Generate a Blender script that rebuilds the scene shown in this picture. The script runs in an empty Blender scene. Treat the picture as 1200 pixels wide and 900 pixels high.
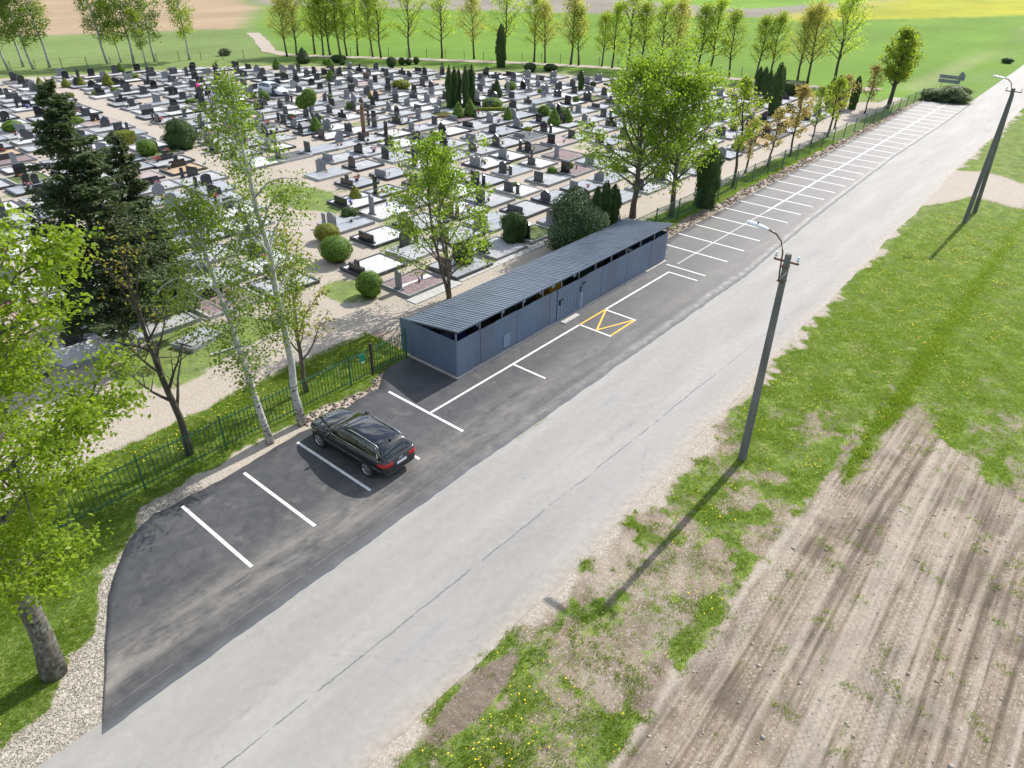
import bpy, bmesh, math, random
import numpy as np
from mathutils import Vector, Matrix
from mathutils.bvhtree import BVHTree
R = math.radians
scene = bpy.context.scene
col = scene.collection

# ------------------------------------------------------------------ camera
CAM_H = 17.1715
FOC = 827.15
FW = np.array((0.6541306, 0.53822678, -0.53143682))
RT = np.array((0.64332133, -0.76541518, 0.0166515))
UP = np.array((0.39780752, 0.3527769, 0.84693426))
cd = bpy.data.cameras.new('camera')
cam = bpy.data.objects.new('camera', cd); col.objects.link(cam)
cam.matrix_world = Matrix(((RT[0], UP[0], -FW[0], 0), (RT[1], UP[1], -FW[1], 0), (RT[2], UP[2], -FW[2], CAM_H), (0, 0, 0, 1)))
cd.sensor_fit = 'HORIZONTAL'; cd.angle = 2*math.atan(600/FOC); cd.clip_end = 5000; cd.clip_start = .1
scene.camera = cam

def P(x, y, z=0.0):
    """photo pixel -> point on the plane at height z"""
    d = FW + RT*(x-600)/FOC - UP*(y-450)/FOC
    t = (z-CAM_H)/d[2]
    return (d[0]*t, d[1]*t)
def pix(x, y, z=0.0):
    v = np.array((x, y, z-CAM_H)); w = v@FW
    return (600+FOC*(v@RT)/w, 450-FOC*(v@UP)/w, w)
def height_at(x, y, base_px, top_px):
    zs = np.linspace(0, 20, 801)
    for z in zs:
        if pix(x, y, z)[1] <= top_px: return float(z)
    return 20.0

# ------------------------------------------------------------------ light
SUN_EL, SUN_AZ = 42.0, 0.0           # sun stands over +x (along the road)
world = bpy.data.worlds.new('World'); scene.world = world; world.use_nodes = True
nt = world.node_tree; nt.nodes.clear()
wo = nt.nodes.new('ShaderNodeOutputWorld'); bg = nt.nodes.new('ShaderNodeBackground')
sky = nt.nodes.new('ShaderNodeTexSky'); sky.sky_type = 'NISHITA'; sky.sun_disc = False
sky.sun_elevation = R(SUN_EL); sky.sun_rotation = R(90-SUN_AZ); sky.air_density = 1.0; sky.dust_density = 1.2; sky.ozone_density = 1.0
tcw = nt.nodes.new('ShaderNodeTexCoord'); cn = nt.nodes.new('ShaderNodeTexNoise')
cn.inputs['Scale'].default_value = 3.4; cn.inputs['Detail'].default_value = 7; cn.inputs['Roughness'].default_value = .58
mapw = nt.nodes.new('ShaderNodeMapping'); mapw.inputs['Scale'].default_value = (1, 1, 2.2)
crw = nt.nodes.new('ShaderNodeValToRGB'); crw.color_ramp.elements[0].position = .51; crw.color_ramp.elements[1].position = .60
mixw = nt.nodes.new('ShaderNodeMix'); mixw.data_type = 'RGBA'; mixw.inputs[7].default_value = (10.5, 10.7, 11.0, 1)
nt.links.new(tcw.outputs['Generated'], mapw.inputs[0]); nt.links.new(mapw.outputs[0], cn.inputs['Vector'])
nt.links.new(cn.outputs[0], crw.inputs[0]); nt.links.new(crw.outputs[0], mixw.inputs[0])
nt.links.new(sky.outputs[0], mixw.inputs[6]); nt.links.new(mixw.outputs[2], bg.inputs[0])
bg.inputs[1].default_value = 0.12
nt.links.new(bg.outputs[0], wo.inputs[0])
sd = bpy.data.lights.new('sun', 'SUN'); sd.energy = 4.3; sd.angle = R(.53); sd.color = (1, .95, .87)
so = bpy.data.objects.new('sun', sd); col.objects.link(so)
sdir = Vector((-math.cos(R(SUN_EL))*math.cos(R(SUN_AZ)), -math.cos(R(SUN_EL))*math.sin(R(SUN_AZ)), -math.sin(R(SUN_EL))))
so.rotation_euler = sdir.to_track_quat('-Z', 'Y').to_euler(); so.location = (40, 0, 60)
vs = scene.view_settings
vs.view_transform = 'Standard'; vs.look = 'None'; vs.gamma = 1; vs.use_curve_mapping = False
vs.exposure = 0.55

# ------------------------------------------------------------------ helpers
rng = np.random.default_rng(7); random.seed(7)
ORD = ['zeroth', 'first', 'second', 'third', 'fourth', 'fifth', 'sixth', 'seventh', 'eighth', 'ninth', 'tenth', 'eleventh', 'twelfth',
       'thirteenth', 'fourteenth', 'fifteenth', 'sixteenth', 'seventeenth', 'eighteenth', 'nineteenth', 'twentieth',
       'twenty-first', 'twenty-second', 'twenty-third', 'twenty-fourth', 'twenty-fifth', 'twenty-sixth', 'twenty-seventh', 'twenty-eighth',
       'twenty-ninth', 'thirtieth', 'thirty-first', 'thirty-second', 'thirty-third', 'thirty-fourth']
def new(name, me, parent=None, loc=(0, 0, 0), rz=0.0, scale=None):
    o = bpy.data.objects.new(name, me); col.objects.link(o)
    o.location = loc; o.rotation_euler = (0, 0, rz)
    if scale is not None: o.scale = scale if hasattr(scale, '__len__') else (scale,)*3
    if parent is not None: o.parent = parent
    return o
def tag(o, label=None, cat=None, group=None, kind=None):
    if label: o['label'] = label
    if cat: o['category'] = cat
    if group: o['group'] = group
    if kind: o['kind'] = kind
    return o
def empty(name, loc, label, cat, group=None, rz=0.0):
    o = new(name, None, None, loc, rz); o.empty_display_size = .2
    return tag(o, label, cat, group)
def copy_tree(o, parent=None):
    c = o.copy(); col.objects.link(c); c.parent = parent
    for ch in o.children: copy_tree(ch, c)
    return c
def hash2(ix, iy, seed):
    h = (ix.astype(np.int64)*374761393 + iy.astype(np.int64)*668265263 + seed*1442695041) & 0xffffffff
    h = ((h ^ (h >> 13))*1274126177) & 0xffffffff
    return ((h ^ (h >> 16)) & 0xffff)/65535.0
def vnoise(x, y, seed=0):
    x = np.asarray(x, float); y = np.asarray(y, float)
    ix = np.floor(x); iy = np.floor(y); fx = x-ix; fy = y-iy
    fx = fx*fx*(3-2*fx); fy = fy*fy*(3-2*fy)
    a = hash2(ix, iy, seed); b = hash2(ix+1, iy, seed); c = hash2(ix, iy+1, seed); d = hash2(ix+1, iy+1, seed)
    return (a*(1-fx)+b*fx)*(1-fy)+(c*(1-fx)+d*fx)*fy
def fbm(x, y, seed=0, oct=4):
    s = 0; a = .5; t = 0
    for i in range(oct):
        s = s+a*vnoise(np.asarray(x)*2**i, np.asarray(y)*2**i, seed+i*17); t += a; a *= .5
    return s/t
def ss(e0, e1, x):
    t = np.clip((x-e0)/(e1-e0), 0, 1); return t*t*(3-2*t)

class MB:
    """collects shapes into one mesh"""
    def __init__(s): s.v = []; s.f = []; s.m = []
    def add(s, vs, fs, m=0):
        n = len(s.v); s.v += [tuple(q) for q in vs]; s.f += [tuple(i+n for i in q) for q in fs]; s.m += [m]*len(fs); return s
    def box(s, a, b, m=0):
        x0, y0, z0 = a; x1, y1, z1 = b
        return s.add([(x0, y0, z0), (x1, y0, z0), (x1, y1, z0), (x0, y1, z0), (x0, y0, z1), (x1, y0, z1), (x1, y1, z1), (x0, y1, z1)],
                     [(0, 3, 2, 1), (4, 5, 6, 7), (0, 1, 5, 4), (1, 2, 6, 5), (2, 3, 7, 6), (3, 0, 4, 7)], m)
    def tube(s, pts, rad, n=6, m=0, cap=True):
        pts = [Vector(q) for q in pts]
        if not hasattr(rad, '__len__'): rad = [rad]*len(pts)
        base = len(s.v); up = Vector((0, 0, 1))
        for i, p in enumerate(pts):
            t = (pts[min(i+1, len(pts)-1)]-pts[max(i-1, 0)])
            t = t.normalized() if t.length > 1e-9 else Vector((0, 0, 1))
            a = t.cross(up if abs(t.z) < .95 else Vector((1, 0, 0))).normalized(); b = t.cross(a)
            for k in range(n):
                an = 2*math.pi*k/n
                s.v.append(tuple(p+(a*math.cos(an)+b*math.sin(an))*rad[i]))
        for i in range(len(pts)-1):
            for k in range(n):
                k2 = (k+1) % n
                s.f.append((base+i*n+k, base+i*n+k2, base+(i+1)*n+k2, base+(i+1)*n+k)); s.m.append(m)
        if cap:
            s.f.append(tuple(base+k for k in range(n))[::-1]); s.m.append(m)
            s.f.append(tuple(base+(len(pts)-1)*n+k for k in range(n))); s.m.append(m)
        return s
    def prism(s, outline, t0, t1, axis=0, m=0):
        """outline of (a, b) pairs extruded from t0 to t1 along axis (0 x, 1 y, 2 z)"""
        def put(a, b, t): return ((t, a, b), (a, t, b), (a, b, t))[axis]
        n = len(outline); vs = [put(a, b, t0) for a, b in outline]+[put(a, b, t1) for a, b in outline]
        fs = [tuple(range(n)), tuple(range(2*n-1, n-1, -1))]+[(i, i+n, (i+1) % n+n, (i+1) % n) for i in range(n)]
        return s.add(vs, fs, m)
    def mesh(s, name, mats, smooth=False, fix=False):
        me = bpy.data.meshes.new(name); me.from_pydata(s.v, [], s.f)
        for m in (mats if isinstance(mats, (list, tuple)) else [mats]): me.materials.append(m)
        if len(me.materials) > 1: me.polygons.foreach_set('material_index', s.m)
        if fix:
            bm = bmesh.new(); bm.from_mesh(me); bmesh.ops.recalc_face_normals(bm, faces=bm.faces); bm.to_mesh(me); bm.free()
        if smooth: me.polygons.foreach_set('use_smooth', [True]*len(me.polygons))
        me.update(); return me
    def build(s, name, mats, parent=None, smooth=False, fix=True, **k):
        return new(name, s.mesh(name, mats, smooth, fix), parent, **k)

# ------------------------------------------------------------------ materials
def mat(name, color=(.5, .5, .5), rough=.8, metal=0.0, spec=.5):
    m = bpy.data.materials.new(name); m.use_nodes = True
    b = m.node_tree.nodes['Principled BSDF']
    b.inputs['Base Color'].default_value = (*color, 1); b.inputs['Roughness'].default_value = rough
    b.inputs['Metallic'].default_value = metal; b.inputs['Specular IOR Level'].default_value = spec
    return m
class NT:
    """small node-building helper"""
    def __init__(s, m): s.t = m.node_tree; s.b = s.t.nodes['Principled BSDF']
    def n(s, kind, **kw):
        q = s.t.nodes.new('ShaderNode'+kind)
        for k, v in kw.items(): setattr(q, k, v)
        return q
    def l(s, a, b): s.t.links.new(a, b)
    def obj(s): return s.n('TexCoord').outputs['Object']
    def mapping(s, src, scale=(1, 1, 1)):
        q = s.n('Mapping'); q.inputs['Scale'].default_value = scale; s.l(src, q.inputs[0]); return q.outputs[0]
    def noise(s, src, scale, detail=4, rough=.55, dist=0):
        q = s.n('TexNoise'); q.inputs['Scale'].default_value = scale; q.inputs['Detail'].default_value = detail
        q.inputs['Roughness'].default_value = rough; q.inputs['Distortion'].default_value = dist
        if src is not None: s.l(src, q.inputs['Vector'])
        return q.outputs[0]
    def vor(s, src, scale, feature='F1', out='Distance'):
        q = s.n('TexVoronoi', feature=feature); q.inputs['Scale'].default_value = scale
        if src is not None: s.l(src, q.inputs['Vector'])
        return q.outputs[out]
    def ramp(s, src, stops):
        q = s.n('ValToRGB'); e = q.color_ramp.elements
        while len(e) < len(stops): e.new(.5)
        for i, (p, c) in enumerate(stops):
            e[i].position = p; e[i].color = (*c, 1) if len(c) == 3 else c
        s.l(src, q.inputs[0]); return q.outputs[0]
    def gray(s, src, a, b): return s.ramp(src, [(a, (0, 0, 0)), (b, (1, 1, 1))])
    def mix(s, fac, a, b, mode='MIX'):
        q = s.n('Mix', data_type='RGBA', blend_type=mode)
        for v, i in ((fac, 0), (a, 6), (b, 7)):
            if hasattr(v, 'is_output'): s.l(v, q.inputs[i])
            elif i == 0: q.inputs[0].default_value = v
            else: q.inputs[i].default_value = (*v, 1)
        return q.outputs[2]
    def math(s, op, a, b=0.0, c=0.0):
        q = s.n('Math', operation=op)
        for i, v in enumerate((a, b, c)):
            if hasattr(v, 'is_output'): s.l(v, q.inputs[i])
            else: q.inputs[i].default_value = v
        return q.outputs[0]
    def mr(s, src, a, b, c=0.0, d=1.0):
        q = s.n('MapRange'); s.l(src, q.inputs[0])
        for i, v in enumerate((a, b, c, d)): q.inputs[i+1].default_value = v
        return q.outputs[0]
    def sep(s, src):
        q = s.n('SeparateXYZ'); s.l(src, q.inputs[0]); return q.outputs
    def bump(s, h, strength=.5, dist=.02):
        q = s.n('Bump'); q.inputs['Strength'].default_value = strength; q.inputs['Distance'].default_value = dist
        s.l(h, q.inputs['Height']); s.l(q.outputs[0], s.b.inputs['Normal'])
    def color(s, c): s.l(c, s.b.inputs['Base Color'])
    def rough(s, c): s.l(c, s.b.inputs['Roughness'])
    def attr(s, name):
        q = s.n('Attribute'); q.attribute_name = name; return q.outputs

def noisy(name, c1, c2, scale=8, rough=.8, metal=0, spec=.5, bump=0.0, bscale=None, detail=5, stretch=(1, 1, 1), lo=.35, hi=.65, bdist=.01):
    m = mat(name, c1, rough, metal, spec); t = NT(m); o = t.mapping(t.obj(), stretch)
    n = t.noise(o, scale, detail); t.color(t.ramp(n, [(lo, c1), (hi, c2)]))
    if bump: t.bump(t.noise(o, bscale or scale*3, 3), bump, bdist)
    return m

def speckle(name, c1, c2, c3, scale=60, rough=.6, spec=.5, bump=0.0):
    """stone chips or granite: cells of differing tone"""
    m = mat(name, c1, rough, 0, spec); t = NT(m); o = t.obj()
    v = t.vor(o, scale, out='Color'); g = t.sep(v)[0]
    c = t.ramp(g, [(0.0, c1), (.5, c2), (1.0, c3)])
    big = t.noise(o, 1.3, 4); c = t.mix(t.mr(big, .35, .7, 0, .35), c, tuple(q*.6 for q in c1)); t.color(c)
    if bump: t.bump(t.vor(o, scale), bump, .02)
    return m

def leafmat(name, c1, c2, trans=.35, c3=None, rough=.55):
    m = bpy.data.materials.new(name); m.use_nodes = True; t = NT(m)
    ri = t.n('NewGeometry').outputs['Random Per Island']
    st = [(0, c1), (.75, c2)] + ([(1, c3)] if c3 else [])
    c = t.ramp(ri, st)
    big = t.noise(t.obj(), .55, 2); c = t.mix(t.mr(big, .35, .65, 0.0, .4), c, tuple(q*.85 for q in c1))
    t.color(c); t.b.inputs['Roughness'].default_value = rough; t.b.inputs['Specular IOR Level'].default_value = .3
    tr = t.n('BsdfTranslucent'); t.l(t.mix(.6, c, (min(.9, c2[0]*1.55), min(.9, c2[1]*1.5), c2[2]*.7)), tr.inputs[0])
    ms = t.n('MixShader'); ms.inputs[0].default_value = trans
    out = [q for q in t.t.nodes if q.type == 'OUTPUT_MATERIAL'][0]
    t.l(t.b.outputs[0], ms.inputs[1]); t.l(tr.outputs[0], ms.inputs[2]); t.l(ms.outputs[0], out.inputs[0])
    return m

# terrain: attribute W = (grass, light sand, gravel)
def terrain_mat():
    m = mat('terrain', rough=.95, spec=.15); t = NT(m); o = t.obj()
    w = t.attr('W'); q = t.n('SeparateColor'); t.l(w[0], q.inputs[0]); wg, wl, wv = q.outputs[:3]
    n1 = t.noise(o, 1.1, 6, .6); n2 = t.noise(o, 9, 5, .6); n3 = t.noise(o, 45, 3, .6); peb = t.vor(o, 22, out='Color')
    pv = t.sep(peb)[0]
    dirt = t.ramp(t.math('ADD', t.math('MULTIPLY', n1, .55), t.math('MULTIPLY', n2, .45)), [(.33, (.160, .125, .094)), (.5, (.258, .206, .158)), (.66, (.35, .287, .226))])
    dirt = t.mix(t.mr(pv, .86, .95, 0, .8), dirt, (.42, .38, .33))
    x_, y_, z_ = t.sep(o)
    wq = t.math('MULTIPLY', t.math('SUBTRACT', t.noise(o, 2.0, 3), .5), .35)
    lat = t.math('MULTIPLY', t.math('ABSOLUTE', t.math('SINE', t.math('MULTIPLY', t.math('ADD', t.math('ADD', t.math('MULTIPLY', x_, .8), wq), y_), 17))), t.math('ABSOLUTE', t.math('SINE', t.math('MULTIPLY', t.math('SUBTRACT', t.math('ADD', t.math('MULTIPLY', x_, .8), wq), y_), 17))))
    tm_ = t.math('MULTIPLY', t.mr(t.noise(t.mapping(o, (.09, .9, 1)), 1, 3), .53, .60), t.mr(y_, 3.9, 4.4, 1, 0))
    tread = t.math('MULTIPLY', tm_, t.mr(lat, .05, .3, 1, 0))
    fl = t.noise(t.mapping(o, (.22, 6.5, 1)), 1, 3, .55, .35); fm = t.math('MULTIPLY', t.mr(y_, 3.7, 4.4, 1, 0), t.mr(x_, 27, 31, 1, 0))
    dirt = t.mix(t.math('MULTIPLY', fm, t.mr(fl, .36, .46, .6, 0)), dirt, (.115, .092, .07)); dirt = t.mix(t.math('MULTIPLY', fm, t.mr(fl, .54, .64, 0, .6)), dirt, (.40, .335, .265))
    dirt = t.mix(t.math('MULTIPLY', w[3], t.mr(n2, .3, .7, .6, 1)), dirt, (.088, .070, .055))
    light = t.ramp(n2, [(.3, (.365, .318, .265)), (.7, (.485, .435, .375))])
    dirt = t.mix(t.math('MULTIPLY', wl, t.math('SUBTRACT', 1.0, t.math('MULTIPLY', fm, .35))), dirt, light); dirt = t.mix(t.math('MULTIPLY', tread, .38), dirt, (.10, .082, .066))
    grav = t.ramp(pv, [(0, (.16, .145, .12)), (.5, (.36, .33, .285)), (1, (.56, .52, .46))])
    dirt = t.mix(wv, dirt, grav)
    gc = t.ramp(t.math('ADD', t.math('MULTIPLY', n1, .5), t.math('MULTIPLY', n2, .5)), [(.34, (.050, .098, .012)), (.5, (.118, .195, .024)), (.64, (.220, .305, .042))])
    straw = t.noise(o, .5, 5, .65); gc = t.mix(t.mr(straw, .52, .68, 0, .5), gc, (.18, .165, .075))
    nm = t.noise(o, 3.2, 5, .7)
    gfac = t.mr(t.math('ADD', wg, t.math('MULTIPLY', t.math('SUBTRACT', t.math('ADD', t.math('MULTIPLY', nm, .45), t.math('ADD', t.math('MULTIPLY', n2, .3), t.math('MULTIPLY', n3, .25))), .5), 2.3)), .36, .62)
    t.color(t.mix(t.math('MULTIPLY', gfac, t.mr(n3, .3, .6, .6, 1.0)), dirt, gc))
    t.bump(t.math('ADD', t.math('MULTIPLY', n2, .6), t.math('ADD', t.math('MULTIPLY', n3, .5), t.math('MULTIPLY', pv, .3))), .75, .05)
    return m
M = {}
M['terrain'] = terrain_mat()

def grid_sheet(name, xs, ys, hfun, attr=None, material=None, kind='structure', keep=None):
    X, Y = np.meshgrid(xs, ys, indexing='ij'); Z = hfun(X, Y)
    nx, ny = len(xs), len(ys)
    v = np.stack([X, Y, Z], -1).reshape(-1, 3)
    i = np.arange((nx-1))[:, None]*ny+np.arange(ny-1)[None, :]
    f = np.stack([i, i+ny, i+ny+1, i+1], -1).reshape(-1, 4)
    if keep is not None:
        cx = (X[:-1, :-1]+X[1:, 1:])/2; cy = (Y[:-1, :-1]+Y[1:, 1:])/2
        f = f[keep(cx, cy).reshape(-1)]
    me = quadmesh(name, v, f)
    me.polygons.foreach_set('use_smooth', [True]*len(me.polygons))
    if attr is not None:
        W = attr(X, Y, Z); a = me.color_attributes.new('W', 'FLOAT_COLOR', 'POINT')
        nc = W.shape[-1]; W = W.reshape(-1, nc); a.data.foreach_set('color', np.concatenate([W, np.zeros((nx*ny, 4-nc))], 1).astype(np.float32).ravel())
    me.materials.append(material or M['terrain'])
    return tag(new(name, me), kind=kind)
def quadmesh(name, v, f):
    me = bpy.data.meshes.new(name); k = f.shape[1]
    me.vertices.add(len(v)); me.vertices.foreach_set('co', np.asarray(v, np.float32).ravel())
    me.loops.add(f.size); me.loops.foreach_set('vertex_index', f.astype(np.int32).ravel())
    me.polygons.add(len(f)); me.polygons.foreach_set('loop_start', (np.arange(len(f))*k).astype(np.int32))
    me.polygons.foreach_set('loop_total', np.full(len(f), k, np.int32))
    me.update(calc_edges=True); return me
# ------------------------------------------------------------------ ground
def seg_dist(X, Y, poly):
    d = np.full(X.shape, 1e9)
    for (x0, y0), (x1, y1) in zip(poly[:-1], poly[1:]):
        dx, dy = x1-x0, y1-y0; L = dx*dx+dy*dy
        t = np.clip(((X-x0)*dx+(Y-y0)*dy)/L, 0, 1)
        d = np.minimum(d, np.hypot(X-x0-t*dx, Y-y0-t*dy))
    return d
def inside(X, Y, poly):
    X = np.asarray(X, float); Y = np.asarray(Y, float); c = np.zeros(X.shape, bool); n = len(poly)
    for i in range(n):
        x0, y0 = poly[i]; x1, y1 = poly[(i+1) % n]
        cond = ((y0 > Y) != (y1 > Y))
        xx = (x1-x0)*(Y-y0)/((y1-y0) if y1 != y0 else 1e-9)+x0
        c ^= cond & (X < xx)
    return c
def interp(x, pts): return np.interp(x, [p[0] for p in pts], [p[1] for p in pts])
ROAD_R = [(-60, 8.6), (17, 8.7), (24, 9.05), (41, 9.55), (76, 10.6), (115, 11.0), (160, 12.2), (420, 19.5)]
ROAD_L = [(-60, 14.35), (40, 14.68), (53, 15.4), (77, 16.3), (115, 16.9), (156, 17.6), (420, 25)]
LOT_S = [(1.5, 14.42), (16, 14.62), (40, 14.66), (53, 15.4), (77, 16.25), (100, 16.4), (113.6, 16.7)]
LOT_N = [(1.5, 14.42), (2.0, 15.4), (2.75, 17), (3.6, 18.7), (4.3, 19.7), (5.0, 20.45), (5.6, 20.95), (6.3, 21.18), (8, 21.15), (9.9, 21.2), (12.4, 21.38), (15, 21.5),
         (16.8, 21.65), (17.5, 22.2), (18.3, 22.7), (21, 22.7), (39.2, 22.7), (39.6, 21.55), (41.5, 21.45), (60, 21.5), (80, 21.65), (100, 21.95), (112, 22.2), (113.6, 22.1)]
BACK = [(-60, 141), (38, 124), (52, 118.3), (62, 115.5), (70, 109.5), (78, 101), (90, 84), (97, 73.5), (102, 62), (105.5, 52), (107, 42), (108, 31), (112.4, 23)]
PATH = [(20.5, 27.5), (22.6, 32), (24.6, 36.5), (27.4, 43), (29.4, 49), (30.8, 54), (33.2, 68), (35, 84), (36.4, 97), (38, 112), (39, 119)]
def path_x(y): return np.interp(y, [p[1] for p in PATH], [p[0] for p in PATH])

# far fields --------------------------------------------------------
def field_mat():
    m = mat('field', rough=.95, spec=.1); t = NT(m); o = t.obj(); c = t.attr('W')[0]
    n = t.noise(t.mapping(o, (.02, .05, 1)), 1, 6, .62); n2 = t.noise(o, .6, 5, .65); n3 = t.noise(o, 7, 3)
    f = t.math('ADD', t.math('MULTIPLY', n, .9), t.math('ADD', t.math('MULTIPLY', n2, .45), t.math('MULTIPLY', n3, .35)))
    t.color(t.mix(1.0, c, t.ramp(t.math('MULTIPLY', f, .6), [(.3, (.62, .62, .60)), (.75, (1.35, 1.3, 1.3))]), 'MULTIPLY'))
    t.bump(t.math('ADD', n2, n3), .5, .15)
    return m
M['field'] = field_mat()
GREEN = np.array((.075, .185, .022)); PALE = np.array((.175, .25, .085)); TAN = np.array((.36, .275, .185)); YEL = np.array((.36, .36, .035)); GREY = np.array((.25, .235, .20)); LUSH = np.array((.135, .245, .036))
def field_col(X, Y, Z):
    wx = X+(fbm(X*.03, Y*.03, 3)-.5)*10; wy = Y+(fbm(X*.03, Y*.03, 9)-.5)*10
    def lin(a, b):   # signed distance to the line a->b, positive on its left
        dx, dy = b[0]-a[0], b[1]-a[1]; L = math.hypot(dx, dy)
        return (dx*(wy-a[1])-dy*(wx-a[0]))/L
    c = np.zeros(X.shape+(3,))+LUSH
    def put(w, k): 
        nonlocal c
        w = np.clip(w, 0, 1)[..., None]; c = c*(1-w)+k*w
    left = ss(-3, 3, lin((77, 118), (150, 235)))              # field north of the track
    put(left, PALE)
    put(ss(-2, 2, lin((110, 150), (30, 175)) * -1)*left*ss(-3, 3, lin((92, 150), (142, 228))), TAN)
    put((1-left)*ss(-6, 6, lin((215, 150), (190, 100)) * 1)*0, GREY)
    far = ss(-4, 4, -lin((150, 170), (228, 68)))              # strips beyond the green field
    far2 = ss(-3, 3, lin((226, 69), (290, 34))*1)
    yl = ss(-2, 2, lin((222, 71), (330, 15)))*(1-ss(-4, 4, lin((238, 120), (420, 62))))*ss(-6, 6, X-215)*(1-ss(80, 96, wy))
    put(ss(-4, 4, lin((222, 80), (165, 165)) * -1)*ss(70, 84, wy)*(1-left), GREY)
    put(ss(235, 255, wx)*ss(96, 110, wy)*(1-left), PALE*1.1)
    put(ss(-3, 3, lin((270, 98), (420, 60)))*ss(235, 250, wx), LUSH*1.15)
    put(yl*(.55+.6*fbm(X*.05, Y*.12, 5)), YEL)
    # verge beside the road, rough and paler
    dr = Y-interp(X, ROAD_L)
    put(((dr > -8) & (dr < 9) & (X > 112)).astype(float)*.5*ss(.35, .6, fbm(X*.1, Y*.3, 8)), PALE*.9)
    put(ss(116, 122, X)*ss(1.2, .2, np.abs(dr-8.5))*.7, np.array((.26, .30, .13)))
    return c
def far_axis(a, b, step, ext):
    core = np.arange(a, b+.1, step); out = [core[-1]]
    hi = []; s = step; x = core[-1]
    while x < ext: s *= 1.35; x += s; hi.append(x)
    lo = []; s = step; x = core[0]
    while x > -ext: s *= 1.35; x -= s; lo.append(x)
    return np.array(lo[::-1]+list(core)+hi)
NEARP = [(-20, -9), (112.4, -9), (112.4, 23)]+BACK[::-1][1:-1]+[(-20, 134)]
def ground_h(X, Y):
    d = seg_dist(X, Y, NEARP+[NEARP[0]]); i = inside(X, Y, NEARP)
    z = np.where(i, -.03-.6*ss(0, 4, d), -.02)
    r = np.hypot(X-60, Y-50)
    dr = np.minimum(np.abs(Y-interp(X, ROAD_R)), np.abs(Y-interp(X, ROAD_L)))
    onroad = (Y > interp(X, ROAD_R)-1) & (Y < interp(X, ROAD_L)+1)
    z = z+np.where(onroad | i, -.05*onroad, ss(110, 260, r)*((fbm(X*.012, Y*.012, 21)-.5)*3.0+ss(150, 500, r)*2.0)*ss(2, 22, dr))
    return z
grid_sheet('ground', far_axis(-20, 420, 3, 2500), far_axis(-40, 330, 3, 2500), ground_h, field_col, M['field'])

# verge and bare field on the right of the road ----------------------
BARE = [(26.9, 5.8, .9), (20.4, 5.9, .7), (15.9, 6.1, 1.3), (12.5, 5.6, 1.2), (15.2, 8.2, .8), (13.3, 7.8, .9), (19.0, 4.8, .6), (17.6, 5.4, .8), (14.2, 5.2, .9), (23.5, 7.6, .4), (10.8, 5.2, .5), (18.2, 7.0, .5)]
def rutY(X, Y):
    return Y+.25*np.sin(X*.16+1)+.3*(fbm(X*.12, Y*.12, 31)-.5)+ss(-1.0, -4.5, Y)*(.02*(X-14)**2-.3)*.6
def dirt_w(X, Y):
    nx = (fbm(X*.55, Y*.55, 40, 5)-.5)+.45*(fbm(X*2.2, Y*2.6, 41, 4)-.5)
    xb = interp(np.clip(Y, -9, 5), [(-9, 23), (-2, 27.0), (-.4, 28.4), (1.3, 29.4), (2.9, 29.2), (3.7, 28.0), (4.2, 27)])
    w = ss(4.45, 3.95, Y+nx*.9)*ss(1.6, -1.0, X-xb+nx*3.5)
    w = np.maximum(w, .55*ss(4.6, 3.9, Y+nx)*ss(11, 0, X-xb)*ss(.42, .6, fbm(X*.35, Y*.9, 44)))
    for bx, by, br in BARE:
        w = np.maximum(w, ss(1.05, .55, np.hypot((X-bx)*.7, Y-by)/br+nx*2.4)*.85)
    w = np.maximum(w, .8*ss(.60, .70, fbm(X*.8+3, Y*1.1, 47))*ss(30, 14, X))
    return w
def rut_f(X, ry): return .25*fbm(X*.045, ry*1.5, 53, 2)+.40*vnoise(X*.07, ry*5.2, 54)+.35*vnoise(X*.11, ry*9.5, 55)
def verge_h(X, Y):
    d = interp(X, ROAD_R)-Y
    w = dirt_w(X, Y); ry = rutY(X, Y)
    z = .010-.075*ss(.3, 1.6, d)-.05*ss(-.1, -.3, d)+ss(-.1, .6, d)*(.05*(fbm(X*.8, Y*.8, 51)-.5)+.03*(fbm(X*3, Y*3, 52)-.5))
    z = z+w*ss(4.4, 3.4, Y)*(rut_f(X, ry)-.5)*.24
    tread = ss(.18, .05, np.abs(((ry*.55) % 1)-.5))*np.sign(np.sin(X*24+np.abs(((ry*3) % 2)-1)*9))
    z = z+.012*tread*w*ss(.45, .6, fbm(X*.3, Y*.5, 56))
    mud = np.exp(-(((X-8.4)/1.7)**2+((Y-8.0)/.42)**2)); z = z+mud*(-.06+.05*np.sin(X*19+Y*9)*ss(.2, .05, np.abs(Y-7.8)))
    z = z-.12*np.exp(-((Y-3.55-.15*np.sin(X*.2))/.35)**2)*ss(23, 26, X)*ss(66, 60, X)
    z = z+.04*ss(5, 8, Y)*ss(1, 2.4, d)
    return z
def side_road(X, Y):
    n = (fbm(X*.3, Y*.3, 60)-.5)*2.2
    return ss(-.8, .8, X-interp(Y, [(-9, 66.5), (4, 67.7), (7.7, 68.6), (10, 63.6)])+n)*ss(-.8, .8, interp(Y, [(-9, 74), (5, 76), (8.8, 78.1), (10.6, 77)])-X+n)
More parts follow.
